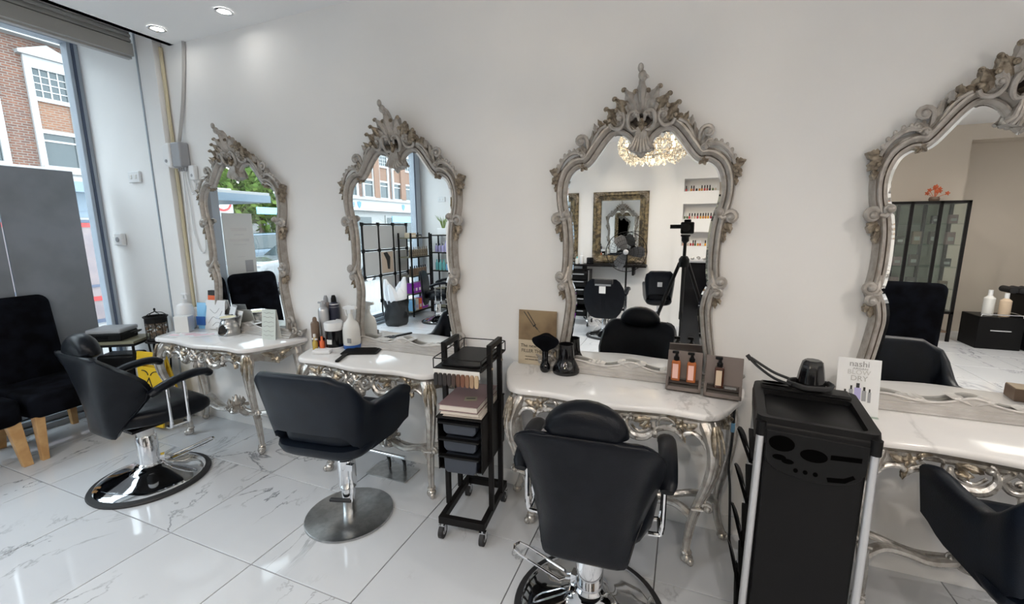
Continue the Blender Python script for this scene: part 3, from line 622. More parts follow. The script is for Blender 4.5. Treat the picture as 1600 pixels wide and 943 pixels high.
MLAB = ['carved silver mirror nearest the window, reflecting the street tree and parked car', 'carved silver mirror over the table with the spray bottles, reflecting the product racks', 'carved silver mirror reflecting the camera tripod and the crystal chandelier', 'carved silver mirror cut by the right edge, reflecting the glass cabinet']
for k in range(4):
    o = mir if k == 0 else dup(mir, (0, 0, 0))
    o.location = (MIRX[k], WALL_Y-.001, V0); o['label'] = MLAB[k]; o['group'] = 'carved mirrors over the console tables'
# ================================================================== console tables
TT = .80
OUT = [(.61, 0), (.605, .06), (.585, .15), (.548, .24), (.512, .325), (.478, .378), (.43, .405), (.36, .402), (.27, .396), (.16, .408), (.07, .424), (0, .43)]
oc = [(p.x, p.y) for p in crom([(a, b, 0) for a, b in OUT], 4)]
def depth(u):
    u = abs(u); best = .40
    for (a, b), (c, d) in zip(oc, oc[1:]):
        if c <= u <= a and b > .35: return b+(d-b)*((a-u)/(a-c) if a > c else 0)
    return .385
def make_table():
    t = thing('console_table', '-', 'table')
    outl = [(u, -d) for u, d in oc] + [(-u, -d) for u, d in reversed(oc[:-1])]
    outl = outl[::-1] if False else outl
    def inset(e):
        r = []
        n = len(outl)
        for i in range(n):
            a, b = outl[max(0, i-1)], outl[min(n-1, i+1)]; tx, ty = b[0]-a[0], b[1]-a[1]; L = math.hypot(tx, ty) or 1
            nx, ny = -ty/L, tx/L; x, y = outl[i]; q = (x+nx*e, min(0, y+ny*e)); r.append(q)
        return r
    s = 1 if inset(.02)[len(outl)//2][1] > outl[len(outl)//2][1] else -1
    lay = [(.010, TT-.030), (.002, TT-.026), (0, TT-.018), (.001, TT-.008), (.006, TT-.002), (.013, TT)]
    MB().loft([[(x, y, z) for x, y in inset(s*e)] for e, z in lay]).build('marble_top', M['top'], t, smooth=40)
    FR, GO = M['tsilver'], M['tgold']
    mb = MB(); rim = inset(s*.035); mb.loft([[(x, y, z) for x, y in q] for q, z in ((inset(s*.05), TT-.060), (rim, TT-.052), (inset(s*.028), TT-.040), (inset(s*.022), TT-.031))]); mb.build('top_moulding', FR, t, smooth=40)
    PF = lambda u, v, d: Vector((u, -(depth(u)-.055+d), v))
    mb = MB(); us = [-.44+.88*k/40 for k in range(41)]; mb.loft([[PF(u, .722, -.012), PF(u, .722, .010), PF(u, .734, .016), PF(u, .748, .012), PF(u, .748, -.012)] for u in us]); mb.build('apron_rail', FR, t, smooth=40)
    for s_ in (1, -1):
        P = lambda u, v, d: PF(s_*u, v, d)
        mb = MB(); mb.tube([P(*q) for q in crom([(.055, .742, .02), (.018, .71, .022), (.03, .675, .025), (.065, .672, .025), (.085, .705, .022), (.06, .738, .02)], 6)], .0105, 8); scroll(mb, P, .052, .706, .020, 0, 1.2, .007, .006, .025, -1); mb.build('apron_scroll', M['carve'], t)
        mb = MB(); ring = crom([(.105, .735, .02), (.098, .695, .025), (.125, .655, .028), (.175, .648, .028), (.212, .675, .025), (.215, .72, .02)], 7); mb.tube([P(*q) for q in ring], [.007+.012*math.sin(PI*k/(len(ring)-1)) for k in range(len(ring))], 8)
        r2 = crom([(.12, .70, .02), (.15, .672, .022), (.19, .685, .022), (.20, .715, .02)], 5); mb.tube([P(*q) for q in r2], .006, 7); scroll(mb, P, .122, .735, .016, PI*.5, 1.1, .007, .006, .025, 1); mb.build('apron_crescent', M['carve'], t)
        mb = MB(); leaf(mb, P, .13, .715, PI*.15, .075, .014, -.4, .02); leaf(mb, P, .20, .735, -PI*.75, .06, .012, .5, .025); leaf(mb, P, .155, .70, -PI*.05, .05, .010, .4, .025); mb.build('apron_leaf', GO, t)
        mb = MB(); ar = crom([(.205, .652, .02), (.235, .688, .022), (.28, .700, .022), (.322, .685, .02), (.335, .662, .018)], 6); mb.tube([P(*q) for q in ar], [.008+.006*math.sin(PI*k/(len(ar)-1)) for k in range(len(ar))], 8); e2 = crom([(.335, .662, .018), (.352, .690, .022), (.385, .694, .022), (.415, .674, .02), (.438, .63, .016)], 6); mb.tube([P(*q) for q in e2], [.010]*len(e2), 8); scroll(mb, P, .222, .668, .016, -PI*.2, 1.1, .009, .007, .022, -1)
        lp = crom([(.235, .705, .02), (.24, .738, .02), (.275, .745, .02), (.30, .725, .02), (.285, .71, .018)], 5); mb.tube([P(*q) for q in lp], .006, 7); mb.build('apron_arch', M['carve'], t)
        mb = MB(); rosette(mb, P, .328, .718, .024, .02, 5); leaf(mb, P, .345, .71, PI*.1, .055, .014, .3, .018); leaf(mb, P, .335, .69, -PI*.45, .045, .011, .4, .02); leaf(mb, P, .31, .735, PI*.8, .045, .011, .2, .018); mb.build('apron_rosette', GO, t)
        mb = MB(); mb.loft([[P(u, z0, 0), P(u, z0, .016), P(u, .748, .016), P(u, .748, 0)] for u, z0 in ((.355, .70), (.375, .69), (.40, .678), (.425, .66), (.44, .64))]); mb.build('corner_plate', FR, t)
        # solid side apron with a carved patch
        PS = lambda w, v, d: Vector((s_*(.545-.10*max(0, (w-.1)/.27)+d), -w, v))
        mb = MB(); mb.loft([[PS(w, z0, -.012), PS(w, z0, .006), PS(w, .748, .006), PS(w, .748, -.012)] for w, z0 in ((.03, .70), (.09, .695), (.15, .672), (.19, .655), (.23, .672), (.29, .695), (.345, .70))]); mb.build('side_apron', FR, t)
        mb = MB()
        for k in (-1, 1): leaf(mb, PS, .19+k*.015, .715, PI*.5-k*PI*.42, .09, .016, k*.3, .006, .012, .004); scroll(mb, PS, .19+k*.035, .695, .016, PI*.5, 1.1, .006, .005, .012, k)
        leaf(mb, PS, .19, .70, -PI/2, .045, .016, 0, .008, .012); mb.build('side_carving', GO, t)
        # cabriole front leg
        path = [(.425, .335, .748), (.452, .362, .69), (.468, .378, .62), (.466, .374, .54), (.447, .352, .44), (.422, .322, .34), (.402, .296, .24), (.390, .280, .14), (.386, .274, .065), (.392, .282, .035)]
        rad = [.040, .040, .034, .029, .025, .023, .022, .020, .018, .020]
        lp = crom([(s_*a, -b, c) for a, b, c in path], 4); rr = [lerp([(k/(len(rad)-1), r) for k, r in enumerate(rad)], k/(len(lp)-1)) for k in range(len(lp))]
        mb = MB(); mb.tube(lp, rr, 10, flat=(1.0, .85), up=(s_*.7, -.7, .1))
        for off in (-.55, .55):
            mb.tube([p+Vector((s_*(.6+off*.5)*r*.95, -(.6-off*.5)*r*.95, 0)) for p, r in zip(lp, rr)], [r*.22 for r in rr], 6)
        lg = mb.build('leg', FR, t)
        mb = MB(); mb.ell((s_*.392, -.284, .026), (.028, .028, .027), 10, 8); mb.ell((s_*.408, -.302, .020), (.018, .018, .020), 8, 6); mb.lathe([(.022, .045), (.026, .052), (.022, .060)], 12, (s_*.389, -.277, 0)); mb.build('foot', FR, lg)
        mb = MB(); PL = lambda u, v, d: Vector((s_*(.442+.02*math.sin((.75-v)*8)+(d+.028)*.72+u*.7), -(.355+.02*math.sin((.75-v)*8)+(d+.028)*.72-u*.7), v))
        for k in (-1, 0, 1): leaf(mb, PL, k*.012, .745, -PI/2+k*.22, .16 if k == 0 else .12, .014, -k*.15, .004, .010, .006, 3)
        mb.build('knee_leaf', GO, lg)
        mb = MB(); PK = lambda u, v, d: Vector((s_*(.424+u+d*.4), -(.30+d), v)); scroll(mb, PK, .02, .335, .020, PI*.9, 1.3, .010, .008, .035, -1); mb.tube([Vector((s_*x, y, z)) for x, y, z in ((.395, -.345, .32), (.44, -.345, .325), (.445, -.30, .32))], .008, 6); mb.build('collar_scroll', FR, lg)
        # rear leg
        path = [(.535, .045, .748), (.560, .05, .66), (.566, .05, .55), (.552, .05, .42), (.530, .05, .30), (.520, .05, .20), (.535, .05, .10), (.560, .05, .03)]
        lp = crom([(s_*a, -b, c) for a, b, c in path], 4)
        mb = MB(); mb.tube(lp, [.036-.016*min(1, k/(len(lp)*.7)) for k in range(len(lp))], 10, flat=(1, .85)); lg = mb.build('leg', FR, t)
        mb = MB(); mb.ell((s_*.562, -.05, .022), (.028, .026, .022), 10, 8); mb.build('foot', FR, lg)
        # stretcher arms from both legs to the middle
        for q in ([(.405, .295, .25), (.33, .255, .275), (.24, .21, .245), (.14, .19, .215), (.04, .165, .225)], [(.522, .055, .21), (.42, .075, .24), (.30, .11, .225), (.17, .14, .205), (.04, .155, .225)]):
            p_ = crom([(s_*a, -b, c) for a, b, c in q], 5); MB().tube(p_, [.024-.006*math.sin(PI*k/(len(p_)-1)) for k in range(len(p_))], 8, flat=(1, .8)).build('stretcher', FR, t)
    mb = MB(); scroll(mb, PF, 0, .70, .02, 0, 1, .006, .006, .03, 1); leaf(mb, PF, 0, .715, -PI/2, .115, .030, 0, .025, .018, .01, 3)
    for k in (-1, 1): leaf(mb, PF, k*.005, .69, -PI/2+k*.6, .075, .018, -k*.4, .022); leaf(mb, PF, k*.01, .72, PI/2-k*.9, .04, .014, 0, .022)
    mb.build('apron_pendant', M['carve'], t)
    PR = lambda u, v, d: Vector((u, -.16-d, v)); mb = MB()
    mb.lathe([(.05, .20), (.06, .215), (.045, .235), (.03, .25), (.042, .27), (.02, .30), (.008, .335)], 14, (0, -.16, 0))
    for k in range(6):
        a = PI*k/3; PQ = lambda u, v, d: Vector((u*math.cos(a)-d*math.sin(a), -.16+u*math.sin(a)+d*math.cos(a), v)); leaf(mb, PQ, .02, .235, PI*.28, .085, .022, .7, -.01, .012, .0); scroll(mb, PQ, .07, .24, .017, PI, 1.1, .007, .006, 0, -1)
    mb.build('stretcher_finial', FR, t)
    return t
tab = make_table()
TABX = [-3.12, -1.71, -.30, 1.15]
TLAB = ['marble-topped carved silver console table nearest the window, with the oil burner on it', 'marble-topped carved silver console table with the spray bottles and black paddle on it', 'marble-topped carved silver console table with the filler card and amber bottle stands', 'marble-topped carved silver console table cut by the right edge, behind the black cart']
for k in range(4):
    o = tab if k == 0 else dup(tab, (0, 0, 0))
    o.location = (TABX[k], WALL_Y-.018, 0); o['label'] = TLAB[k]; o['group'] = 'console tables along the wall'
# ================================================================== styling chairs
def dome_base(t, r=.285, ang=0.0):
    MB().lathe([(r-.03, 0), (r+.022, 0), (r+.028, .010), (r+.022, .020), (r-.004, .026), (r-.02, .024)], 56, cap=False).build('rubber_ring', M['rubber'], t)
    d = MB().lathe([(r-.002, .024), (r-.012, .034), (r*.82, .048), (r*.62, .064), (r*.42, .082), (r*.30, .098), (r*.26, .112), (.001, .114)], 56, cap=False).build('base', M['chrome'], t, smooth=60)
    MB().lathe([(.060, .105), (.064, .118), (.056, .128), (.055, .30), (.050, .31)], 32).build('column', M['chrome'], t)
    MB().lathe([(.044, .30), (.044, .425), (.07, .43), (.07, .445)], 32).build('piston', M['white'], t, label='pale sleeve of the lift column')
    R = Matrix.Rotation(ang, 4, 'Z'); mb = MB(); mb.T = R
    mb.tube([(.055, -.012, .135), (.10, -.012, .12), (.12, -.03, .118), (.30, -.032, .165), (.335, -.025, .175), (.345, 0, .177), (.335, .025, .175), (.30, .032, .165), (.12, .03, .118), (.10, .012, .12), (.055, .012, .135)], .006, 8)
    mb.bx((.03, -.02, .11), (.075, .02, .155)); mb.build('pump_lever', M['chrome'], t)
def banana(z, w, g, y0, th, n=13):
    """horizontal section of a wrap-round back: half width w, wings g forward, outer face at y0"""
    out = []; inn = []
    for k in range(n):
        s = -1+2*k/(n-1); a = abs(s)**3.6
        out.append((s*w, y0+g*a+.014*abs(s)**6, z)); inn.append((s*(w-.018*abs(s)**4), y0+th*(1-.55*abs(s)**3)+g*a*.96+.012*abs(s)**6, z))
    return [Vector(p) for p in out]+[Vector(p) for p in inn[::-1]]
def make_styling_chair(label, ang, oval=False):
    t = thing('styling_chair', label, 'chair')
    dome_base(t, .285 if not oval else .25, ang)
    L = M['leather']
    rings = []
    lv = [(.395, .142, .0, -.215, .03), (.405, .152, .01, -.222, .05), (.43, .160, .02, -.226, .065), (.48, .176, .06, -.232, .07), (.54, .202, .115, -.238, .075), (.60, .232, .160, -.245, .08), (.66, .256, .175, -.252, .085), (.72, .266, .150, -.260, .085), (.78, .264, .100, -.268, .085), (.825, .258, .055, -.276, .08), (.858, .248, .028, -.282, .072), (.880, .234, .012, -.286, .06), (.894, .214, .006, -.286, .045), (.902, .185, .002, -.282, .025)]
    if oval: lv = [(.30, .12, 0, -.20, .03), (.32, .18, 0, -.205, .05), (.40, .24, 0, -.215, .055), (.50, .275, .01, -.225, .06), (.62, .29, .02, -.235, .06), (.74, .27, .02, -.245, .06), (.83, .22, .01, -.255, .05), (.87, .17, 0, -.257, .03)]
    for z, w, g, y0, th in lv: rings.append(banana(z, w, g, y0, th))
    MB().loft(rings).build('backrest', L, t, smooth=60)
    seam = []
    if not oval:
        for s in (-1, 1):
            MB().tube([Vector((s*(w-.004), y0+g+.012, z)) for z, w, g, y0, th in lv[2:]], .0035, 5).build('piping', L, t)
        # half-moon headrest
        rg = []
        for k in range(9):
            q = k/8; y = -.262+.095*q; sc = math.sin(PI*(.12+.76*q))**.3; ring = []
            for j in range(24):
                a = 2*PI*j/24; x = math.cos(a)*.142*sc; zz = math.sin(a); zz = zz*.108*sc if zz > 0 else zz*.035*sc
                ring.append(Vector((x*(1-.10*(zz < 0)), y+.10*max(0, zz)*.4-.015, .905+zz)))
            rg.append(ring)
        MB().loft(rg).build('headrest', L, t, smooth=70)
        MB().bx((-.04, -.262, .87), (.04, -.235, .93)).build('headrest_bracket', M['blackmetal'], t)
    else:
        MB().bx((-.13, -.275, .80), (.13, -.245, .875)).build('towel_roll', M['rubber'], t, bevel=.02)
        MB().bx((-.10, -.262, .775), (.12, -.256, .80)).build('silver_strip', M['silverpole'], t); MB().bx((-.03, -.262, .67), (.06, -.2555, .77)).build('white_tag', M['white'], t, label='white label on the back')
        for s in (-.02, .02): MB().tube([(s, -.258+.0, .66), (s, -.235, .42)], .003, 5).build('seam', L, t)
    # seat cushion
    rg = []
    for y, w, zt, zb in ((-.17, .10, .50, .43), (-.165, .14, .515, .42), (-.10, .195, .525, .415), (.0, .235, .528, .405), (.14, .255, .535, .395), (.22, .25, .530, .40), (.265, .235, .51, .415), (.285, .21, .485, .43)):
        ring = []
        for j in range(20):
            a = 2*PI*j/20; c, s_ = math.cos(a), math.sin(a); q = abs(c)**.5*(1 if c > 0 else -1); v = abs(s_)**.6*(1 if s_ > 0 else -1)
            ring.append(Vector((q*w, y, (zt+zb)/2+v*(zt-zb)/2)))
        rg.append(ring)
    MB().loft(rg).build('seat', L, t, smooth=60)
    MB().bx((-.13, -.12, .385), (.13, .18, .402)).build('seat_plate', M['blackmetal'], t); MB().bx((-.10, -.12, .425-.03), (.10, .12, .39)).build('lift_plate', M['chrome'], t)
    for s in (-1, 1):
        p = crom([(s*.275, -.07, .635), (s*.278, -.02, .660), (s*.280, .06, .686), (s*.280, .16, .698), (s*.278, .235, .690), (s*.277, .268, .660)], 5)
        MB().tube(p, [lerp([(0, .024), (.15, .036), (.7, .037), (.92, .036), (1, .020)], k/(len(p)-1)) for k in range(len(p))], 12, flat=(1.0, .66), up=(0, 0, 1)).build('armrest', L, t)
        MB().tube(crom([(s*.272, .02, .675), (s*.272, .02, .46), (s*.268, .02, .415), (s*.262, .02, .398), (s*.22, .02, .394)], 4), .0095, 8).tube(crom([(s*.272, .115, .69), (s*.272, .115, .46), (s*.268, .115, .415), (s*.262, .115, .398), (s*.22, .115, .394)], 4), .0095, 8).tube([(s*.262, .02, .397), (s*.262, .115, .397)], .009, 8).build('arm_bracket', M['chrome'], t)
    return t
ch = make_styling_chair('black leather styling chair with headrest, facing the mirror nearest the window', math.radians(62))
ch.location = (-3.09, 1.50, 0); ch.rotation_euler = (0, 0, math.radians(-3))
ch = make_styling_chair('black leather styling chair with headrest, seen from behind in the foreground centre', math.radians(170))
ch.location = (-.288, 1.565, 0); ch.rotation_euler = (0, 0, math.radians(4))
# ---- low tub chairs on brushed disc bases
def make_tub(label, col):
    t = thing('tub_chair', label, 'chair')
    MB().lathe([(.232, 0), (.236, .004), (.234, .012), (.228, .014), (.001, .016)], 64, cap=False).build('base', M['steel'], t)
    MB().lathe([(.036, .014), (.036, .18), (.034, .185)], 28).build('column', M['chrome'], t)
    MB().lathe([(.046, .175), (.048, .18), (.048, .34), (.044, .345), (.022, .346), (.022, .46)], 28).build('piston', M['chrome'], t)
    mb = MB(); mb.bx((.035, -.055, .30), (.075, -.03, .335)); mb.tube([(.055, -.045, .325), (.062, -.05, .20), (.058, -.055, .125)], .009, 8); mb.build('pump_lever', M['chrome'], t)
    MB().box((-.005, -.062, .125), (.13, .022, .016), rz=math.radians(4), ry=math.radians(-4)).build('pedal', M['rubber'], t, bevel=.004)
    V = M[col]; TZ = .085
    # wrap-round shell: U-shaped plan, rim dips between back and arms
    plan = []
    NN = 41
    for k in range(NN):
        s = -1+2*k/(NN-1); a = abs(s); sg = 1 if s > 0 else -1
        if a < .36: x, y = sg*a/.36*.180, -.265+.012*(a/.36)**2; nx, ny = sg*.10*a/.36, -1
        elif a < .56:
            q = (a-.36)/.20*PI/2; x, y = sg*(.180+.070*math.sin(q)), -.253+.075*(1-math.cos(q)); nx, ny = sg*math.sin(q), -math.cos(q)
        else: q = (a-.56)/.44; x, y = sg*(.25+.055*q), -.178+.355*q; nx, ny = sg, -.15
        L_ = math.hypot(nx, ny); plan.append((x, y, nx/L_, ny/L_, a))
    def rim(a): return lerp([(0, .845), (.34, .842), (.44, .80), (.55, .70), (.65, .645), (.78, .640), (.90, .652), (.97, .655), (1, .640)], a)
    def low(a): return lerp([(0, .53), (.36, .525), (.48, .46), (.62, .395), (.85, .405), (1, .45)], a)
    mb = MB(); rows = []
    for x, y, nx, ny, a in plan:
        zt, zb = rim(a), low(a); row = []
        prof = [(.0, 0), (.35, 0), (.7, 0), (.93, 0), (.985, .010), (1.0, .026), (.985, .046), (.93, .058), (.6, .060), (.3, .060), (.0, .058)]
        for f, th in prof:
            z = zb+(zt-zb)*f; lean = (z-.40)*(.26-.12*min(1, max(0, (a-.36)/.25)))+ -.02
            e = 1 if a < .97 else .5
            row.append(Vector((x+nx*(lean-th), y+ny*(lean-th), z+TZ)))
        rows.append(row)
    K = len(prof); vs = [p for r in rows for p in r]; fs = [(i*K+j, i*K+(j+1) % K, (i+1)*K+(j+1) % K, (i+1)*K+j) for i in range(NN-1) for j in range(K)]
    fs += [tuple(range(K)), tuple((NN-1)*K+j for j in range(K))[::-1]]
    mb.add(vs, fs); mb.build('shell', V, t, smooth=55)
    # seat bowl under the slot in the back
    rg = []
    for z, f, yb in ((.362, .62, 0), (.368, .72, 0), (.380, .86, 0), (.40, .96, 0), (.425, 1.0, 0), (.442, .985, 0), (.446, .93, 0)):
        ring = []
        for x, y in rrect(.50, .54, .13, 6): ring.append(Vector((x*f, (y*.86)*f-.03, z+TZ)))
        rg.append(ring)
    MB().loft(rg).build('seat_bowl', V, t, smooth=60)
    rg = [[Vector((x*f, y*f-.01, z+TZ)) for x, y in rrect(.44, .44, .10, 6)] for z, f in ((.455, .97), (.50, 1), (.525, .98), (.535, .92), (.537, .8))]
    MB().loft(rg).build('seat', V, t, smooth=60)
    return t
c2 = make_tub('low black tub chair on a steel disc, before the paddle and spray bottles', 'vinyl'); c2.location = (-1.66, 1.69, 0); c2.rotation_euler = (0, 0, math.radians(7))
c4 = dup(c2, (1.15, 1.705, 0), math.radians(-2), 'low black tub chair cut by the right edge, beside the black cart')
# ---- black slipper chairs under the window
def make_slipper(label):
    t = thing('slipper_chair', label, 'chair'); V = M['velvet']
    rg = [[Vector((x*f, y*f+.02, z)) for x, y in rrect(.47, .56, .06, 5)] for z, f in ((.30, .95), (.315, 1), (.42, 1), (.45, .985), (.465, .93))]
    MB().loft(rg).build('seat', V, t, smooth=60)
    rg = []
    for q in range(7):
        f = q/6; y = -.30+.10*f; e = math.sin(PI*(.1+.8*f))**.35; ring = []
        for x, z in rrect(.46*e, .70*e, .07, 5): ring.append(Vector((x, y-(z+.35)*.13+.02, .735+z)))
        rg.append(ring)
    MB().loft(rg).build('backrest', V, t, smooth=60)
    for sx in (-1, 1):
        for sy in (-1, 1):
            x, y = sx*.195, .02+sy*.23; dx, dy = sx*.018, sy*.03
            MB().loft([[Vector((x+dx+a*.019, y+dy+b*.019, 0)) for a, b in ((-1,-1),(1,-1),(1,1),(-1,1))], [Vector((x+a*.027, y+b*.027, .31)) for a, b in ((-1,-1),(1,-1),(1,1),(-1,1))]]).build('leg', M['pine'], t, smooth=0, bevel=.003)
    return t
s1 = make_slipper('black velvet slipper chair with pale wooden legs, behind the nearest styling chair'); s1.location = (-4.37, 1.575, 0); s1.rotation_euler = (0, 0, -PI/2+.06)
s2 = dup(s1, (-4.35, 1.01, 0), -PI/2+.02, 'black velvet slipper chair mostly cut off by the left edge'); s2.scale = (1.3, 1, 1)
# ================================================================== narrow drawer trolley
t = thing('drawer_trolley', 'tall narrow black metal trolley with three drawers between two tables', 'trolley', (-.99, 1.915, 0), math.radians(6)); BMt = M['blackmetal']
w, d = .125, .20
mb = MB()
for a, b in (((-w, -d, .085), (w, -d+.03, .125)), ((-w, d-.03, .085), (w, d, .125)), ((-w, -d+.03, .085), (-w+.028, d-.03, .125)), ((w-.028, -d+.03, .085), (w, d-.03, .125))): mb.bx(a, b)
mb.build('base_frame', BMt, t, smooth=0, bevel=.003)
def caster(parent, x, y, r=.036, m='rubber', h=.085):
    c = MB().lathe([(.010, h-.016), (.010, h)], 10, (x, y, 0)).bx((x-.017, y-.012, r), (x-.012, y+.012, h-.014)).bx((x+.012, y-.012, r), (x+.017, y+.012, h-.014)).bx((x-.017, y-.014, h-.018), (x+.017, y+.014, h-.010)).build('caster', M['chrome'], parent, smooth=30)
    MB().cyl((x-.011, y, r), (x+.011, y, r), r, n=18).build('wheel', M[m], c); MB().cyl((x-.0125, y, r), (x+.0125, y, r), r*.45, n=12).build('hub', M['grey'], c)
for sx in (-1, 1):
    for sy in (-1, 1): caster(t, sx*(w-.015), sy*(d-.015))
for sx in (-1, 1):
    for y in (-.07, .09): MB().bx((sx*(w-.004)-.012, y-.013, .12), (sx*(w-.004)+.012, y+.013, 1.0)).build('post', BMt, t, smooth=0, bevel=.002)
    mb = MB(); mb.bx((sx*(w-.004)-.0125, -.083, .985), (sx*(w-.004)+.0125, .103, 1.012)); mb.build('handle', BMt, t, smooth=0, bevel=.003)
MB().bx((-w+.01, -d+.01, .905), (w-.01, d-.01, .918)).build('tray', BMt, t, smooth=0, bevel=.003)
MB().prism(rrect(.205, .33, .03), .919, .928).build('tray_mat', M['blackplastic'], t, bevel=.003)
mb = MB(); rc = rrect(2*w-.006, 2*d-.006, .012, 3); mb.tube([(x, y, .965) for x, y in rc], .0028, 6, closed=True); mb.tube([(x, y, .912) for x, y in rc], .004, 6, closed=True)
for x, y in ((-1, -1), (1, -1), (1, 1), (-1, 1)): mb.tube([(x*(w-.004), y*(d-.004), .91), (x*(w-.004), y*(d-.004), .965)], .0028, 6)
mb.build('gallery_rail', BMt, t)
cs = MB(); cs.bx((-w+.008, -d+.012, .385), (-w+.014, d-.02, .66)); cs.bx((w-.014, -d+.012, .385), (w-.008, d-.02, .66)); cs.bx((-w+.014, d-.03, .385), (w-.014, d-.02, .66)); cs.bx((-w+.004, -d+.004, .660), (w-.004, d-.02, .668)); cs.bx((-w+.014, -d+.02, .385), (w-.014, d-.03, .391)); cs.build('cabinet', BMt, t, smooth=0, bevel=.002)
for z0, z1 in ((.575, .655), (.485, .568), (.37, .478)):
    mb = MB(); out = [(-.088, z1-.016), (.088, z1-.016), (.084, z0+.02), (.070, z0+.004), (-.070, z0+.004), (-.084, z0+.02)]
    mb.prism(out, d-.010, -d*0+.0, Matrix(((1,0,0,0),(0,0,-1,0),(0,1,0,0),(0,0,0,1)))); dr = mb.build('drawer', M['darkplastic'], t, smooth=0, bevel=.006)
    MB().bx((-.108, -d-.012, z1-.016), (.108, -d+.02, z1-.006)).build('drawer_lip', M['blackplastic'], dr, bevel=.004)
sw = MB().box((0, -d-.004, .898), (.235, .004, .036), rx=math.radians(8)).build('swatch_strip', M['offwhite'], t, smooth=0, label='white hair swatch strip')
for k in range(10):
    x = -.103+k*.0229; m = mat('hair_swatch', HAIR[k], .35)
    MB().loft([[Vector((x+a*.010*f, -d-.010-b*.005, z)) for a, b in ((-1,-1),(1,-1),(1,1),(-1,1))] for z, f in ((.898, .55), (.888, .95), (.862, 1.0), (.846, .9), (.838, .6))]).build('hair_swatch', m, sw, smooth=60)
for z in (.92, .87):
    for y in (-.07, .09): MB().lathe([(.007, 0), (.007, .004), (.004, .006)], 10, (w+.008, y, z-.03), axis=(1, 0, 0)).build('brass_screw', M['gold'], t) if z > .9 else None
for k, (z0, z1, dx, m, lab, nm) in enumerate(((.669, .682, .012, 'paper', 'thin pale album under the other two on the trolley shelf', 0), (.6825, .699, .004, 'paper', 'pale album in the middle of the trolley shelf pile', 0), (.6995, .733, 0, 'bookcover', 'thick mauve album on top of the trolley shelf pile', 1))):
    b = thing('album', lab, 'book', t.matrix_basis @ Vector((dx-.003, -.035+dx, z0)), t.rotation_euler.z+dx*2, 'albums on the trolley shelf')
    h = z1-z0
    MB().bx((-.098, -.153, h*.1), (.096, .15, h*.9)).build('pages', M['paper'], b, smooth=0)
    MB().bx((-.102, -.158, h*.88), (.10, .155, h)).build('cover', M[m], b, smooth=0, bevel=.001); MB().bx((-.102, -.158, 0), (.10, .155, h*.1)).build('cover', M[m], b, smooth=0, bevel=.001)
    if nm: MB().box((.03, -.06, h+.0006), (.062, .05, .001), rz=.25).build('sticker', M['olive'], b, smooth=0, label='small olive label'); MB().box((.03, -.058, h+.0014), (.045, .010, .0006), rz=.25).build('smudged_print', M['ink'], b, smooth=0)
# ================================================================== black salon cart
t = thing('salon_cart', 'black plastic salon cart with silver corner poles and a moulded top', 'cart', (.455, 1.79, 0), math.radians(-6)); BP = M['blackplastic']
W, D_ = .158, .195; CT = .915
mb = MB()
top = rrect(2*W+.035, 2*D_+.02, .035, 5)
mb.loft([[Vector((x*f, y*f, z)) for x, y in top] for z, f in ((CT-.075, .965), (CT-.07, .985), (CT-.012, 1.0), (CT-.003, .99), (CT, .975))]); 
tp = mb.build('top', BP, t, smooth=40)
# raised rim so the tray is sunk
mb = MB(); o_ = rrect(2*W+.03, 2*D_+.015, .03, 5); i_ = rrect(2*W-.035, .27, .02, 5)
n = len(o_); i_ = [(x, y-.042) for x, y in i_]
mb.add([Vector((x, y, CT)) for x, y in o_]+[Vector((x*.985, y*.985, CT+.020)) for x, y in o_]+[Vector((x, y, CT+.018)) for x, y in i_]+[Vector((x*.97, y, CT+.001)) for x, y in i_], [(a*n+k, a*n+(k+1) % n, (a+1)*n+(k+1) % n, (a+1)*n+k) for a in range(3) for k in range(n)])
mb.build('tray_rim', BP, t, smooth=40)
mb = MB(); mb.bx((-W+.01, .105, CT+.015), (W-.01, .188, CT+.03)); mb.build('back_ledge', BP, t, bevel=.012)
for x, y, a, b in ((-.10, .165, .040, .014), (-.10, .128, .045, .010), (-.01, .147, .042, .018)): MB().prism([(x+a*math.cos(k*PI/10), y+b*math.sin(k*PI/10)) for k in range(20)], CT+.0302, CT+.0312).build('recess', M['hole'], t, smooth=0)
MB().bx((-W+.012, -D_+.012, .12), (W-.012, D_-.06, CT-.09)).build('body', M['blackplastic'], t, smooth=0, bevel=.006)
# front tool plate with holes, hanging from the top
fp = [(-W+.018, CT-.02), (W-.014, CT-.02), (W-.016, CT-.12)] + [( .135*math.cos(a), CT-.125-.055*math.sin(a)) for a in [PI*k/12 for k in range(13)]] + [(-W+.02, CT-.12)]
MF = Matrix(((1,0,0,0),(0,0,-1,0),(0,1,0,0),(0,0,0,1)))
MB().prism(fp, D_-.005, D_+.012, MF).build('tool_plate', BP, t, smooth=0, bevel=.004)
def hole(out): MB().prism(out, D_+.0125, D_+.0132, MF).build('hole', M['hole'], t, smooth=0)
el = lambda x, z, a, b, n=18: [(x+a*math.cos(2*PI*k/n), z+b*math.sin(2*PI*k/n)) for k in range(n)]
hole(el(-.092, CT-.062, .038, .028)); hole(el(.0, CT-.085, .038, .022)); hole(el(-.095, CT-.112, .02, .010)); hole(el(-.07, CT-.122, .018, .009)); hole([(.045, CT-.070), (.125, CT-.062), (.125, CT-.078), (.045, CT-.086)])
hole([(.04, CT-.150), (.045, CT-.165), (.09, CT-.157), (.115, CT-.135), (.108, CT-.125), (.085, CT-.142)])
for x in (-.045, -.018, .01): hole(el(x, CT-.148, .007, .008, 10))
MB().bx((-W+.02, -D_-.004, .14), (W-.02, -D_+.012, CT-.10)).build('front_panel', M['blackplastic'], t, smooth=0, bevel=.004)
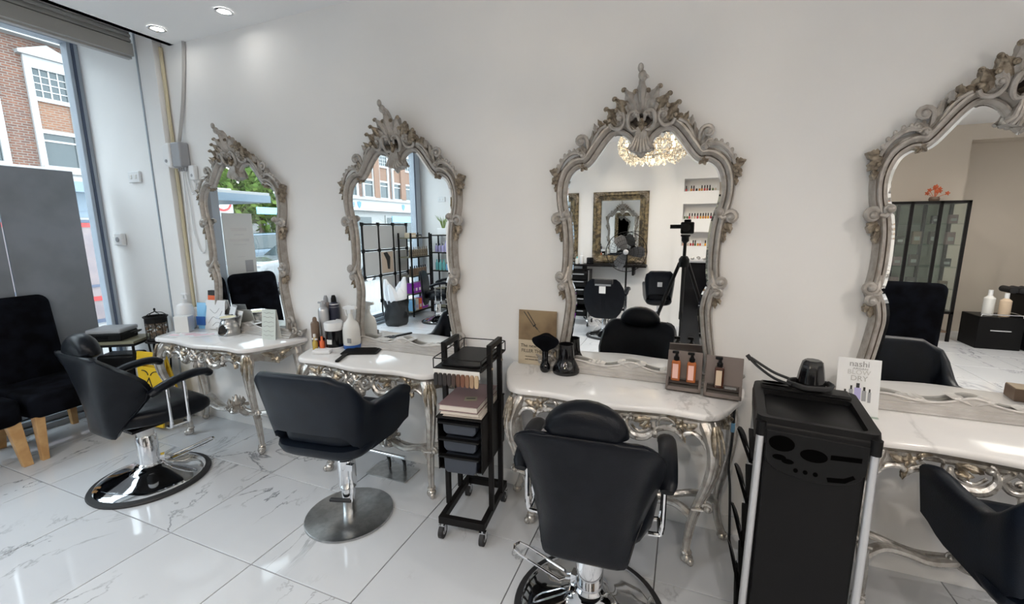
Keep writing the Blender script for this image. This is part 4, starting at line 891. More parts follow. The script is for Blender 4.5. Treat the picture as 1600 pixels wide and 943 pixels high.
for sx in (-1, 1):
    for sy, yy in ((-1, -D_-.004), (1, D_-.03)):
        MB().tube([(sx*(W+.004), yy, .075), (sx*(W-.002), yy, CT-.02)], .0125, 12).build('pole', M['silverpole'], t)
        MB().lathe([(.0165, 0), (.0165, .05)], 12, (sx*(W-.002), yy, CT-.045)).build('pole_cap', BP, t)
MB().prism(rrect(2*W+.05, 2*D_+.02, .05), .055, .085).build('base', BP, t, bevel=.008)
for sx in (-1, 1):
    for y in (-D_+.02, D_-.04): caster(t, sx*W, y, .03, 'rubber', .06)
for z in (.22, .40, .58, .74):
    mb = MB(); mb.loft([[Vector((-W-.03+.02*math.cos(a)-.012*q, -.03+.14*(a/PI-.5)*2, z+.0+.06*math.sin(a)*q)) for a in [PI*k/8 for k in range(9)]] for q in (0, .5, 1)], cap=False)
    mb.bx((-W-.02, -.15, z), (-W+.012, .11, z+.012)); mb.build('side_tray', BP, t, smooth=50)
# cup-shaped nozzle and cable on the cart
cup = thing('dryer_nozzle', 'glossy black dome-shaped dryer nozzle standing on the cart', 'hair dryer', (.490, 1.935, CT+.0305))
mb = MB(); n = 36; prof = [(.048, 0), (.050, .006), (.047, .03), (.041, .075), (.034, .108), (.026, .116)]
mb.lathe(prof, n); mb.v = [(x*(1+.035*math.cos(9*math.atan2(y, x))*(z > .02)), y*(1+.035*math.cos(9*math.atan2(y, x))*(z > .02)), z) for x, y, z in mb.v]; mb.build('nozzle', M['gloss'], cup)
cb = thing('coiled_cable', 'coiled black cable around the dryer nozzle on the cart', 'cable', (.490, 1.935, CT+.0305))
mb = MB(); pts = [(.072*math.cos(.35*k)*(1+.04*math.sin(k)), .058*math.sin(.35*k), .008+.0012*(k % 3)+.0003*k) for k in range(56)]; mb.tube(crom(pts, 2), .0055, 6)
mb.tube(crom([(-.07, -.03, .016), (-.12, .02, .02), (-.17, .07, .045), (-.205, .09, .075)], 5), .0055, 6); mb.tube(crom([(-.06, .03, .02), (-.11, .06, .03), (-.15, .07, .05), (-.20, .092, .078)], 5), .0055, 6); mb.build('cord', M['rubber'], cb)
MB().cyl((-.20, .09, .070), (-.215, .095, .088), .009, n=8).build('plug', M['rubber'], cb)
o = MB().tube(crom([(.265, 2.20, .765), (.265, 2.20, .55), (.262, 2.21, .42), (.275, 2.20, .30), (.285, 2.19, .12), (.29, 2.19, .02)], 6), .006, 7).build('hanging_cord', M['rubber']); tag(o, 'thin black cord hanging below the table beside the cart', 'cable')
o = MB().cyl((.265, 2.20, .60), (.265, 2.20, .645), .009, n=10).build('blue_connector', M['lightblue'], o)
# footrest under the second table
t = thing('footrest', 'steel footrest plate with a raised chrome bar under the second table', 'footrest', (-1.70, 2.13, 0))
MB().prism(rrect(.31, .17, .012), 0, .008, Matrix.Rotation(0, 4, 'Z')).build('plate', M['steel'], t, smooth=0, bevel=.002)
for x in (-.05, .07): MB().tube(crom([(x, .03, .008), (x, .03, .07), (x, .0, .12), (x, -.045, .145)], 5), .011, 8).build('strut', M['gloss'], t)
MB().tube([(-.17, -.05, .152), (.14, -.05, .152)], .0135, 12).build('bar', M['chrome'], t)
# ================================================================== things on the first table
def at(x, y, lab, name, cat, rz=0.0, z=TT, group=None): return thing(name, lab, cat, (x, y, z+.0004), rz, group)
def bottle(t, prof, m, n=22, name='body', lab=None): return MB().lathe(prof, n).build(name, M[m] if isinstance(m, str) else m, t, smooth=40, label=lab)
t = at(-3.665, 2.165, 'white pump bottle at the left end of the first table', 'pump_bottle', 'bottle')
bottle(t, [(.058, 0), (.062, .01), (.062, .15), (.05, .19), (.022, .205), (.022, .215)], 'white'); bottle(t, [(.020, .215), (.020, .235), (.007, .237), (.007, .27)], 'white', name='pump'); MB().bx((-.012, -.012, .268), (.05, .012, .284)).build('nozzle', M['white'], t, bevel=.005)
t = at(-3.555, 2.08, 'small grey-white carton in front of the pump bottle', 'carton', 'box', .5); MB().bx((-.05, -.035, 0), (.05, .035, .125)).build('box', M['offwhite'], t, smooth=0, bevel=.002); MB().bx((.0505, -.035, .003), (.051, .035, .122)).build('printed_side', M['silverpole'], t, smooth=0)
t = at(-3.62, 2.245, 'white carton behind the smaller grey-white one', 'carton', 'box', .3); MB().bx((-.055, -.035, 0), (.055, .035, .155)).build('box', M['white'], t, smooth=0, bevel=.002); MB().bx((-.056, -.036, .13), (.056, .036, .156)).build('lid', M['offwhite'], t, smooth=0, bevel=.002)
t = at(-3.535, 2.225, 'blue and white crumpled packet between the cartons and the dark box', 'packet', 'packet', .2)
MB().loft([[Vector((x*f, y*g, z)) for x, y in rrect(.10, .06, .02, 3)] for z, f, g in ((0, .9, 1), (.06, 1.0, 1.1), (.13, .95, .9), (.18, 1.05, .5), (.205, 1.1, .12))]).build('wrapper', M['lightblue'], t, smooth=50); MB().bx((-.04, -.038, .03), (.04, -.034, .10)).build('print', M['blue'], t, smooth=0)
t = at(-3.48, 2.262, 'tall narrow dark hair-colour box with an orange band, leaning on the wall', 'colour_box', 'box', .25); mb = MB(); R = Matrix.Rotation(-.05, 4, 'X') @ Matrix.Rotation(.05, 4, 'Y')
for a, b, m, nm in (((-.034, -.022, 0), (.034, .016, .30), 'ink', 'box'), ((-.0345, -.0226, .215), (.0345, -.021, .262), 'orange', 'orange_band'), ((-.02, -.0228, .06), (.025, -.0215, .17), 'skin', 'print')):
    mb = MB(); mb.T = R; mb.bx(a, b); mb.build(nm, M[m], t, smooth=0)
t = at(-3.40, 2.205, 'white folded card with a grey sketch, beside the oil burner', 'folded_card', 'card', .12)
mb = MB(); mb.T = Matrix.Rotation(-.16, 4, 'X'); mb.bx((-.095, -.002, 0), (.095, .0, .232)); mb.build('front', M['white'], t, smooth=0); mb = MB(); mb.T = Matrix.Translation((0, .075, 0)) @ Matrix.Rotation(.16, 4, 'X'); mb.bx((-.095, 0, 0), (.095, .002, .232)); mb.build('back', M['white'], t, smooth=0)
mb = MB(); mb.T = Matrix.Rotation(-.16, 4, 'X')
for q in ([(-.06, .05), (-.02, .10), (.03, .09), (.07, .15)], [(-.05, .16), (0, .13), (.04, .17)], [(-.02, .03), (.02, .06), (.06, .05)]): mb.tube([Vector((p.x, -.0026, p.y)) for p in crom([(a, b, 0) for a, b in q], 5)], .0016, 4)
mb.build('sketch', M['greyink'], t)
t = at(-3.27, 2.245, 'small brown box behind the folded white card', 'small_box', 'box', .1); MB().bx((-.05, -.03, 0), (.05, .03, .10)).build('box', M['brown'], t, smooth=0, bevel=.003)
t = at(-3.145, 2.145, 'silver ceramic oil burner with a shallow bowl on top', 'oil_burner', 'burner')
n = 40; prof = [(.070, 0), (.072, .012), (.064, .05), (.050, .09), (.040, .112), (.042, .118)]; vs = []; fs = []
for i in range(25):
    z = .118*i/24; r = lerp([(z_, r_) for r_, z_ in prof], z)
    for k in range(n): a = 2*PI*k/n; vs.append((r*math.cos(a), r*math.sin(a), z))
def inhole(i, k):
    z = .118*(i+.5)/24; a = 2*PI*(k+.5)/n+PI/2-.15; a = (a+PI) % (2*PI)-PI; w = .62*math.sqrt(max(0, 1-((z-.045)/.038)**2)); w *= (1.15-(z-.01)*5); return abs(a) < w
for i in range(24):
    for k in range(n):
        if not inhole(i, k): fs.append((i*n+k, i*n+(k+1) % n, (i+1)*n+(k+1) % n, (i+1)*n+k))
o = MB().add(vs, fs).build('body', M['steel'], t, smooth=60); sm_ = o.modifiers.new('wall', 'SOLIDIFY'); sm_.thickness = .004; sm_.offset = -1
MB().lathe([(.03, .112), (.060, .124), (.079, .134), (.080, .138), (.070, .136), (.001, .130)], 32, cap=False).build('bowl', M['chrome'], t); MB().lathe([(.001, .1345), (.066, .1345)], 28, cap=False).build('wax', M['creamwax'], t, label='cream wax in the bowl'); MB().lathe([(.018, .002), (.018, .018)], 16).build('tealight', M['offwhite'], t)
t = at(-2.725, 2.135, 'pale green tent card with grey wavy lines near the right end of the first table', 'price_card', 'card', .1)
mb = MB(); mb.T = Matrix.Rotation(-.12, 4, 'X'); mb.bx((-.060, -.002, 0), (.060, 0, .215)); mb.build('front', mat('pale_green_card', (.60, .64, .60), .5), t, smooth=0); mb = MB(); mb.T = Matrix.Translation((0, .055, 0)) @ Matrix.Rotation(.12, 4, 'X'); mb.bx((-.06, 0, 0), (.06, .002, .215)); mb.build('back', M['offwhite'], t, smooth=0)
mb = MB(); mb.T = Matrix.Rotation(-.12, 4, 'X')
for z in (.03, .06, .095, .125, .16, .19): mb.tube([Vector((-.045+.09*k/9, -.0026, z+.004*math.sin(k*1.3+z*40))) for k in range(10)], .0014, 4)
mb.build('printed_lines', M['greyink'], t)
for k, (x, y, rz, w, h) in enumerate(((-3.42, 2.03, .5, .20, .14), (-3.30, 2.06, .9, .18, .10), (-3.50, 1.97, .2, .12, .09))):
    t = at(x, y, ['white leaflet with pink print lying nearest the cartons', 'leaflet with pink stripes lying in front of the white card', 'small leaflet lying nearest the front left corner of the first table'][k], 'leaflet', 'leaflet', rz, TT+.0007*k, 'leaflets on the first table')
    MB().bx((-w/2, -h/2, 0), (w/2, h/2, .0006)).build('sheet', M['white'], t, smooth=0); mb = MB(); mb.bx((-w*.35, -h*.1, .0006), (w*.35, h*.12, .0009)); mb.bx((-w*.4, h*.25, .0006), (w*.1, h*.33, .0009)); mb.build('pink_print', M['pinkprint'], t, smooth=0)
for k, (x, y, rz, rx, m, lab) in enumerate(((-3.235, 2.272, -.35, .28, 'grey', 'dark-edged tablet leaning against the foot of the first mirror'), (-3.17, 2.268, -.2, .3, 'offwhite', 'pale brochure leaning on the first mirror behind the burner'))):
    t = at(x, y-.07, lab, 'brochure', 'brochure', rz); mb = MB(); mb.T = Matrix.Rotation(-rx, 4, 'X'); mb.bx((-.07, -.004, 0), (.07, 0, .21-.04*k)); mb.build('board', M[m], t, smooth=0, bevel=.001); mb = MB(); mb.T = Matrix.Rotation(-rx, 4, 'X'); mb.bx((-.06, -.0046, .012), (.06, -.004, .195-.04*k)); mb.build('face', M['white'], t, smooth=0)
# ================================================================== things on the second table
def aerosol(x, y, r, h, m, cap, lab, capm='white'):
    t = at(x, y, lab, 'spray_can', 'spray can'); bottle(t, [(r*.96, 0), (r, .006), (r, h*.78), (r*.85, h*.83), (r*.55, h*.86)], m); bottle(t, [(r*.55, h*.86), (r*.5, h*.94), (r*.3, h), (r*.2, h)], capm, name='cap'); return t
t = aerosol(-2.262, 2.12, .027, .20, 'brown', 0, 'short brown spray can at the left end of the second table', 'brown')
t = aerosol(-2.248, 2.187, .034, .30, 'silverpole', 0, 'tall white spray can behind the brown one, grey trigger top', 'grey'); MB().bx((-.040, -.006, .28), (.025, .006, .292)).build('trigger', M['grey'], t, bevel=.002)
t = aerosol(-2.280, 2.247, .030, .325, mat('taupe_can', (.36, .31, .29), .35), 0, 'tall taupe spray can at the back of the cluster', 'grey'); MB().lathe([(.0305, .012), (.0305, .07)], 22, cap=False).build('red_band', M['red'], t, label='red band at the foot')
t = aerosol(-2.215, 2.252, .034, .33, mat('navy_can', (.015, .018, .04), .3), 0, 'tall navy spray can nearest the wall', 'blackplastic'); MB().lathe([(.0343, .25), (.030, .273), (.016, .28)], 22, cap=False).build('shoulder', M['silverpole'], t)
t = at(-2.202, 2.052, 'small amber oil bottle with a white cross-shaped cap', 'oil_bottle', 'bottle'); bottle(t, [(.014, 0), (.016, .004), (.016, .05), (.008, .062), (.007, .085)], mat('yellow_oil', (.50, .36, .07), .15)); MB().bx((-.020, -.006, .066), (.020, .006, .076)).bx((-.006, -.006, .06), (.006, .006, .105)).build('cap', M['offwhite'], t, bevel=.002)
t = at(-2.18, 2.085, 'small orange oil bottle beside the yellow one', 'oil_bottle', 'bottle'); t.location = (-2.162, 2.072, TT+.0004); bottle(t, [(.013, 0), (.014, .004), (.014, .05), (.007, .062), (.007, .088)], 'orange')
t = at(-2.075, 2.125, 'small red jar beside the black and white tub', 'jar', 'jar'); t.location = (-2.205, 2.118, TT+.0004); bottle(t, [(.019, 0), (.021, .004), (.021, .06), (.018, .066)], 'red'); bottle(t, [(.0215, .05), (.0215, .07), (.001, .071)], 'gloss', name='lid')
t = at(-2.122, 2.142, 'white tub with a black label and a white lid', 'product_tub', 'tub'); bottle(t, [(.056, 0), (.058, .005), (.058, .135), (.056, .14)], 'white'); MB().lathe([(.0585, .012), (.0585, .122)], 32, cap=False).build('label', M['gloss'], t, label='black label'); bottle(t, [(.061, .132), (.061, .168), (.057, .174), (.001, .175)], 'white', name='lid')
MB().lathe([(.0590, .005), (.0590, .132)], 60, cap=False); mb = MB(); mb.add([Vector((.0592*math.cos(a), .0592*math.sin(a), z)) for z in (.008, .128) for a in [-2.35+.03*k for k in range(8)]], [(k, k+1, 9+k, 8+k) for k in range(7)]); mb.build('white_stripe', M['white'], t, smooth=0)
mb = MB(); mb.add([Vector((.0593*math.cos(a), .0593*math.sin(a), z)) for z in (.035, .066) for a in [-1.75+.09*k for k in range(8)]], [(k, k+1, 9+k, 8+k) for k in range(7)]); mb.build('white_patch', M['offwhite'], t, smooth=0)
t = at(-2.035, 2.215, 'small white spray bottle behind the tub', 'spray_bottle', 'bottle'); t.location = (-2.155, 2.232, TT+.0004); bottle(t, [(.024, 0), (.025, .005), (.025, .11), (.012, .13), (.010, .15)], 'white'); MB().bx((-.03, -.008, .148), (.014, .008, .17)).build('trigger', M['white'], t, bevel=.004)
t = at(-1.895, 2.135, 'white trigger spray bottle with a blue foot, beside the mirror', 'trigger_bottle', 'bottle'); t.location = (-2.012, 2.180, TT+.0004)
bottle(t, [(.054, .022), (.055, .03), (.053, .135), (.045, .165), (.022, .19), (.016, .21), (.016, .232)], 'offwhite'); bottle(t, [(.055, 0), (.056, .004), (.056, .024), (.054, .026)], 'blue', name='foot', lab='blue foot of the bottle')
MB().lathe([(.0562, .035), (.0548, .13)], 30, cap=False).build('label', M['offwhite'], t); mb = MB(); mb.bx((-.015, -.013, .228), (.016, .013, .262)); mb.prism([(-.055, .258), (-.05, .272), (-.01, .285), (.05, .280), (.052, .262), (.01, .255)], -.012, .012, Matrix(((1,0,0,0),(0,0,-1,0),(0,1,0,0),(0,0,0,1)))); mb.prism([(-.045, .25), (-.035, .252), (-.025, .215), (-.033, .212)], -.006, .006, Matrix(((1,0,0,0),(0,0,-1,0),(0,1,0,0),(0,0,0,1)))); mb.build('trigger_head', M['white'], t, smooth=0, bevel=.004)
mb = MB(); mb.bx((.012, -.0570, .045), (.040, -.052, .075)); mb.build('printed_patch', M['greyink'], t, smooth=0)
t = at(-2.10, 2.01, 'small white block of tissues at the front left of the second table', 'tissue_pack', 'packet', .4); MB().bx((-.055, -.03, 0), (.055, .03, .024)).build('pack', M['white'], t, smooth=0, bevel=.006)
# black slatted paddle
t = at(-1.885, 2.120, 'black slatted paddle with a handle lying on the second table', 'paddle', 'paddle', .40, TT+.002)
mb = MB(); bo = [(-.115, -.03), (-.115, .085), (.105, .085), (.105, -.07), (.02, -.07), (-.01, -.05), (-.09, -.05)]
mb.prism([(-.105, -.07), (-.115, -.06), (-.115, .065), (-.105, .075), (.105, .075), (.115, .065), (.115, -.06), (.105, -.07)], 0, .006); mb.build('blade', M['blackplastic'], t, smooth=0, bevel=.002)
for k in range(8): MB().box((0, -.055+.0165*k, .0075), (.205, .0055, .003)).build('slat', M['blackplastic'], t, smooth=0)
MB().loft([[Vector((-.075+.0*q+a*w, -.07-.155*q, z)) for a, z in ((-1, .0), (1, .0), (1, .010), (-1, .010))] for q, w in ((0, .022), (.15, .013), (.5, .012), (.9, .013), (1, .009))]).build('handle', M['blackplastic'], t, smooth=0, bevel=.003)
# ================================================================== things on the third table
t = at(-.752, 2.262, 'brown advertising card with a hair dropper picture, standing against the wall', 'advert_card', 'card', .02)
RC = Matrix.Rotation(-.06, 4, 'X'); mb = MB(); mb.T = RC; mb.bx((-.112, -.004, 0), (.112, 0, .315)); mb.build('board', M['cream'], t, smooth=0, bevel=.001); mb = MB(); mb.T = RC; mb.bx((-.112, -.0046, .142), (.112, -.0041, .315)); mb.build('picture', M['sepia'], t, smooth=0)
mb = MB(); mb.T = RC
mb.tube([(-.082, -.005, .305), (-.022, -.005, .225)], .0022, 5); mb.tube([(-.060, -.005, .305), (-.012, -.005, .232)], .0022, 5); mb.tube([(-.024, -.005, .222), (-.010, -.005, .234)], .004, 5); mb.tube([(-.014, -.005, .224), (.002, -.005, .206)], .0035, 5); mb.tube([(.002, -.005, .206), (.016, -.005, .190)], .001, 4); mb.build('dropper_drawing', M['ink'], t)
TX = lambda x, z: RC @ Matrix.Translation((x, -.0050, z)) @ Matrix.Rotation(PI/2, 4, 'X')
text('lettering', 'The new', .027, M['ink'], t, TX(-.050, .108)@Matrix.Shear('XZ', 4, (0, 0)), .0003); text('lettering', 'FILLER THERAPY', .0275, M['ink'], t, TX(.0, .078), .0003, sx=.93)
text('lettering', 'reconstructs, eliminates', .0125, M['ink'], t, TX(-.01, .046), .0004); text('lettering', 'and renews the hair', .0125, M['ink'], t, TX(-.02, .030), .0004)
t = at(-.672, 2.165, 'black fan-shaped neck brush standing on its handle', 'neck_brush', 'brush'); bottle(t, [(.018, 0), (.026, .010), (.029, .026), (.026, .042), (.018, .055), (.016, .08), (.018, .11), (.016, .125)], 'gloss', name='handle')
rg = []
for q in range(9):
    f = q/8; z = .118+.085*f; w = .018+.047*math.sin(PI*.5*min(1, f*1.35))*(1 if f < .75 else math.sqrt(max(.02, 1-((f-.75)/.27)**2))); rg.append([Vector((math.cos(2*PI*k/28)*w*(1.18 if f > .2 else 1), math.sin(2*PI*k/28)*(.016+.014*f), z+(.010*math.cos(2*PI*k/28*2)*(-f)*.8)+.0)) for k in range(28)])
MB().loft(rg).build('bristles', M['velvet'], t, smooth=60, label='dense black bristles')
t = at(-.563, 2.195, 'glossy black dryer nozzle standing like a bottle before the third mirror', 'dryer_nozzle', 'hair dryer')
bottle(t, [(.070, 0), (.074, .008), (.072, .025), (.058, .055), (.047, .075), (.044, .09), (.040, .155), (.042, .160), (.038, .158), (.036, .10), (.001, .09)], 'gloss', 32, 'nozzle')
def display(x, y, rz, lab):
    t = at(x, y, lab, 'display_stand', 'stand', rz); R = Matrix.Rotation(-.36, 4, 'X')
    mb = MB(); mb.T = R; mb.bx((-.078, -.006, .0), (.078, .006, .192)); mb.build('back_panel', M['taupe'], t, smooth=0, bevel=.002)
    mb = MB(); mb.T = R; mb.bx((-.078, -.03, 0), (-.066, -.005, .062)); mb.bx((.066, -.03, 0), (.078, -.005, .062)); mb.bx((-.078, -.03, 0), (.078, -.005, .018)); mb.build('front_frame', M['taupe'], t, smooth=0, bevel=.001)
    mb = MB(); mb.T = R; mb.bx((-.066, -.012, .018), (.066, -.006, .062)); mb.build('recess', M['taupedark'], t, smooth=0)
    mb = MB(); mb.bx((-.066, -.035, .050), (.066, .012, .056)); mb.build('ledge', M['taupedark'], t, smooth=0)
    mb = MB(); mb.T = Matrix.Translation((0, .075, 0)) @ Matrix.Rotation(.10, 4, 'X'); mb.bx((-.05, 0, 0), (.05, .004, .15)); mb.build('strut', M['taupe'], t, smooth=0)
    return t
D1 = display(.030, 2.125, -.05, 'taupe display stand holding two pink-labelled amber bottles'); D2 = display(.197, 2.095, -.10, 'taupe display stand holding one beige-labelled bottle')
def amber(x, y, m, lm, lab, z=.057, s=1.0):
    t = at(x, y, lab, 'serum_bottle', 'bottle', -.05, TT+z)
    MB().loft([[Vector((a*f, b*f, q*s)) for a, b in rrect(.040*s, .034*s, .008, 3)] for q, f in ((0, .96), (.003, 1), (.088, 1), (.094, .9), (.098, .5))]).build('body', M[m], t, smooth=40)
    MB().bx((-.014, -.0180*s, .012), (.010, -.0172*s, .082)).build('label', M[lm], t, smooth=0)
    bottle(t, [(.013*s, .096*s), (.013*s, .112*s), (.008*s, .116*s), (.006*s, .130*s)], 'blackplastic', 14, 'collar'); MB().bx((-.020, -.007, .128*s), (.010, .007, .142*s)).build('pump', M['blackplastic'], t, bevel=.004)
    return t
amber(-.006, 2.118, 'amber', 'pinklabel', 'left amber bottle with a pink label on the stand'); amber(.062, 2.112, 'amber', 'pinklabel', 'right amber bottle with a pink label on the same stand'); amber(.178, 2.082, 'darkamber', 'beigelabel', 'dark pump bottle with a beige label alone on its stand', .057, 1.0)
t = at(.225, 2.075, 'small dark card lying on the ledge beside the beige-labelled bottle', 'small_card', 'card', -.1, TT+.057); MB().bx((-.022, -.012, 0), (.025, .012, .003)).build('card', M['greyink'], t, smooth=0)
# ================================================================== fourth table
t = at(.700, 2.10, 'white acrylic advertising card showing a row of bottles, beside the cart', 'advert_card', 'card', -.06)
RC = Matrix.Rotation(-.16, 4, 'X'); mb = MB(); mb.T = RC; mb.bx((-.073, -.004, 0), (.073, 0, .235)); mb.build('board', M['white'], t, smooth=0, bevel=.001); MB().bx((-.073, -.02, 0), (.073, .07, .003)).build('foot', M['cabglass'], t, smooth=0)
TX = lambda x, z: RC @ Matrix.Translation((x, -.0050, z)) @ Matrix.Rotation(PI/2, 4, 'X')
text('lettering', 'nashi', .034, M['greyink'], t, TX(-.0, .212), .0003); text('lettering', 'BLOW', .027, mat('pale_grey_ink', (.55, .55, .54), .6), t, TX(0, .177), .0003); text('lettering', 'DRY', .030, mat('pale_grey_ink', (.48, .48, .47), .6), t, TX(.002, .152), .0003); text('lettering', 'ARGAN', .010, M['greyink'], t, TX(.004, .1925), .0002, sx=1.5); text('lettering', 'C 82', .014, M['greyink'], t, TX(-.022, .036), .0003)
for k, (x, h, w) in enumerate(((-.042, .038, .013), (-.022, .056, .013), (.0, .068, .022), (.022, .054, .014), (.040, .048, .010))):
    mb = MB(); mb.T = RC; mb.bx((x-w/2, -.0054, .065-.004*abs(k-2)), (x+w/2, -.0042, .065+h*.72)); mb.build('bottle_print', M['lilac'] if k == 2 else M['grey'], t, smooth=0); mb = MB(); mb.T = RC; mb.bx((x-w/4, -.0054, .065+h*.72), (x+w/4, -.0042, .065+h)); mb.build('cap_print', M['ink'], t, smooth=0)
t = at(1.50, 1.97, 'brown box reflected low in the rightmost mirror', 'brown_box', 'box', .15); MB().bx((-.09, -.05, 0), (.09, .05, .055)).build('box', M['brown'], t, smooth=0, bevel=.002); MB().bx((-.088, -.048, .055), (.088, .048, .058)).build('lid', M['sepia'], t, smooth=0)
# ================================================================== corner by the window
t = thing('side_table', 'small black metal side table with an olive board top, behind the styling chair', 'table', (-4.31, 2.02, 0), .55)
MB().bx((-.19, -.15, .655), (.19, .15, .675)).build('tabletop', M['blackmetal'], t, smooth=0, bevel=.003); MB().bx((-.185, -.15, .6755), (.19, .145, .695)).build('board', M['olive'], t, smooth=0, bevel=.002)
for a in (-1, 1):
    for b in (-1, 1): MB().tube([(a*.17, b*.13, .655), (a*.15, b*.11, 0)], .010, 8).build('leg', M['blackmetal'], t)
MB().bx((-.15, -.11, .20), (.15, .11, .21)).build('shelf', M['blackmetal'], t, smooth=0)
t = thing('bathroom_scale', 'black and grey digital scale box on the olive board', 'scale', (-4.33, 1.99, .696), .55)
MB().bx((-.12, -.105, .0), (.12, .105, .062)).build('body', M['blackplastic'], t, smooth=0, bevel=.008); MB().bx((-.125, -.11, .0625), (.125, .11, .098)).build('platform', M['grey'], t, smooth=0, bevel=.012); MB().bx((-.06, -.106, .02), (.03, -.1045, .045)).build('display', M['gloss'], t, smooth=0)
MB().tube(crom([(.125, .05, .03), (.16, .08, .05), (.17, .03, .06), (.13, .0, .05)], 5), .005, 6).build('cord', M['rubber'], t)
t = thing('plant_stand', 'thin black wire stand holding the potpourri lantern', 'stand', (-4.06, 2.165, 0)); MB().lathe([(.088, .655), (.092, .66), (.088, .668), (.001, .669)], 28, cap=False).build('plate', M['blackmetal'], t)
for k in range(3): a = 2*PI*k/3+.6; MB().tube([(.08*math.cos(a), .08*math.sin(a), .66), (.05*math.cos(a), .05*math.sin(a), .30), (.08*math.cos(a), .08*math.sin(a), 0)], .007, 6).build('leg', M['blackmetal'], t)
t = thing('lantern', 'black wire lantern filled with brown potpourri', 'lantern', (-4.06, 2.165, .6695)); t.scale = (.84, .84, 1); mb = MB()
MB().lathe([(.085, 0), (.09, .006), (.088, .02)], 28).build('base', M['blackmetal'], t); MB().lathe([(.086, .02), (.086, .19)], 28, cap=False).build('glass', M['glass'], t); MB().lathe([(.09, .15), (.09, .185), (.094, .19), (.092, .196)], 28, cap=False).build('band', M['blackmetal'], t)
for k in range(10): a = 2*PI*k/10; mb.tube([(.089*math.cos(a), .089*math.sin(a), .02), (.089*math.cos(a), .089*math.sin(a), .19)], .003, 5)
mb.tube([(.098*math.cos(2*PI*k/28), .098*math.sin(2*PI*k/28), .20) for k in range(28)], .005, 6, closed=True)
for k in range(4): a = PI*k/2; mb.tube(crom([(.098*math.cos(a), .098*math.sin(a), .20), (.06*math.cos(a), .06*math.sin(a), .225), (.015*math.cos(a), .015*math.sin(a), .235), (0, 0, .25)], 4), .0035, 5)
mb.ell((0, 0, .258), (.010, .010, .012), 10, 8); mb.build('cage', M['blackmetal'], t)
random.seed(5); mb = MB()
for k in range(90): a = random.uniform(0, 6.3); r = .075*math.sqrt(random.random()); mb.ell((r*math.cos(a), r*math.sin(a), random.uniform(.025, .14)), (random.uniform(.010, .018), random.uniform(.008, .014), random.uniform(.008, .012)), 7, 5, Matrix.Rotation(random.uniform(0, 3), 4, 'Z'))
mb.build('potpourri', M['pebble'], t, kind='stuff')
t = thing('wet_floor_sign', 'yellow folding wet floor sign beside the first table', 'sign', (-3.93, 2.03, 0), .10)
for s in (-1, 1):
    R = Matrix.Translation((0, 0, .60)) @ Matrix.Rotation(s*.17, 4, 'X') @ Matrix.Translation((0, 0, -.60)); mb = MB(); mb.T = R
    b0, b1 = .165, .145
    mb.loft([[Vector((-x, -.008, z)), Vector((x, -.008, z)), Vector((x, .008, z)), Vector((-x, .008, z))] for x, z in ((b0, .02), (b1+.01, .49))]); mb.bx((-.155, -.008, .49), (-.095, .008, .56)); mb.bx((.095, -.008, .49), (.155, .008, .56)); mb.bx((-.155, -.008, .56), (.155, .008, .61)); mb.build('panel', M['yellow'], t, smooth=0, bevel=.004)
    if s < 0:
        R2 = R; mb = MB(); mb.T = R
        tri = [(-.10, .22), (.10, .22), (0, .405)]; mb.tube([Vector((x, -.0095, z)) for x, z in tri], .006, 5, closed=True); mb.tube([(0, -.0095, .355), (0, -.0095, .295)], .008, 5); mb.ell((0, -.0095, .262), (.007, .003, .007), 8, 6); mb.build('warning_triangle', M['ink'], t)
        mb = MB(); mb.T = R
        for q in (-1, 1): mb.tube([Vector((q*(.075-.06*math.cos(k*.35)), -.0095, .425+.035*math.sin(k*.35))) for k in range(6)], .004, 5)
        mb.build('curved_arrows', M['ink'], t)
MB().cyl((-.125, 0, .60), (.125, 0, .60), .008).build('hinge', M['orange'], t)
t = thing('toolbox', 'black case with red straps under the side table', 'case', (-4.18, 2.02, 0), .3); MB().bx((-.16, -.10, .212-.212), (.16, .10, .30)).build('case', M['blackplastic'], t, bevel=.02); t.location.z = .0
for k in (-1, 1): MB().tube(crom([(.16, -.06+.0*k, .22+.03*k), (.20, -.09, .22+.02*k), (.24, -.10, .25+.03*k)], 4), .008, 6).build('strap', M['red'], t)
t.location = (-4.31, 2.02, .2105); t.rotation_euler.z = .55; t.scale = (.85, .9, 1.2)
# grey boards and poster in the window
for k, (a, b, lab) in enumerate(((1.63, 2.085, 'tall grey display board standing in the window nearest the corner'), (1.33, 1.62, 'narrower grey display board beside the tall one'))):
    t = thing('display_board', lab, 'board', (-4.745, (a+b)/2, .17), 0, 'grey boards in the window'); MB().bx((-.012, -(b-a)/2, 0), (.012, (b-a)/2, 1.885)).build('board', M['boardgrey'], t, smooth=0, bevel=.003); MB().bx((-.025, -.1, 0), (.06, .1, .012)).build('foot', M['blackmetal'], t, smooth=0)
t = thing('window_poster', 'white poster hanging in the window, seen in the leftmost mirror', 'poster', (-4.80, 1.01, 1.06)); MB().bx((-.002, -.18, 0), (.002, .18, .70)).build('sheet', M['poster'], t, smooth=0)
for z, w, h in ((.50, .20, .035), (.45, .12, .015), (.38, .24, .03), (.34, .16, .008), (.20, .10, .008)): MB().bx((.002, -w/2, z), (.0032, w/2, z+h)).build('faint_print', M['silverpole'], t, smooth=0)
MB().bx((.002, -.14, .02), (.0032, -.04, .16)).build('grey_print', M['grey'], t, smooth=0)
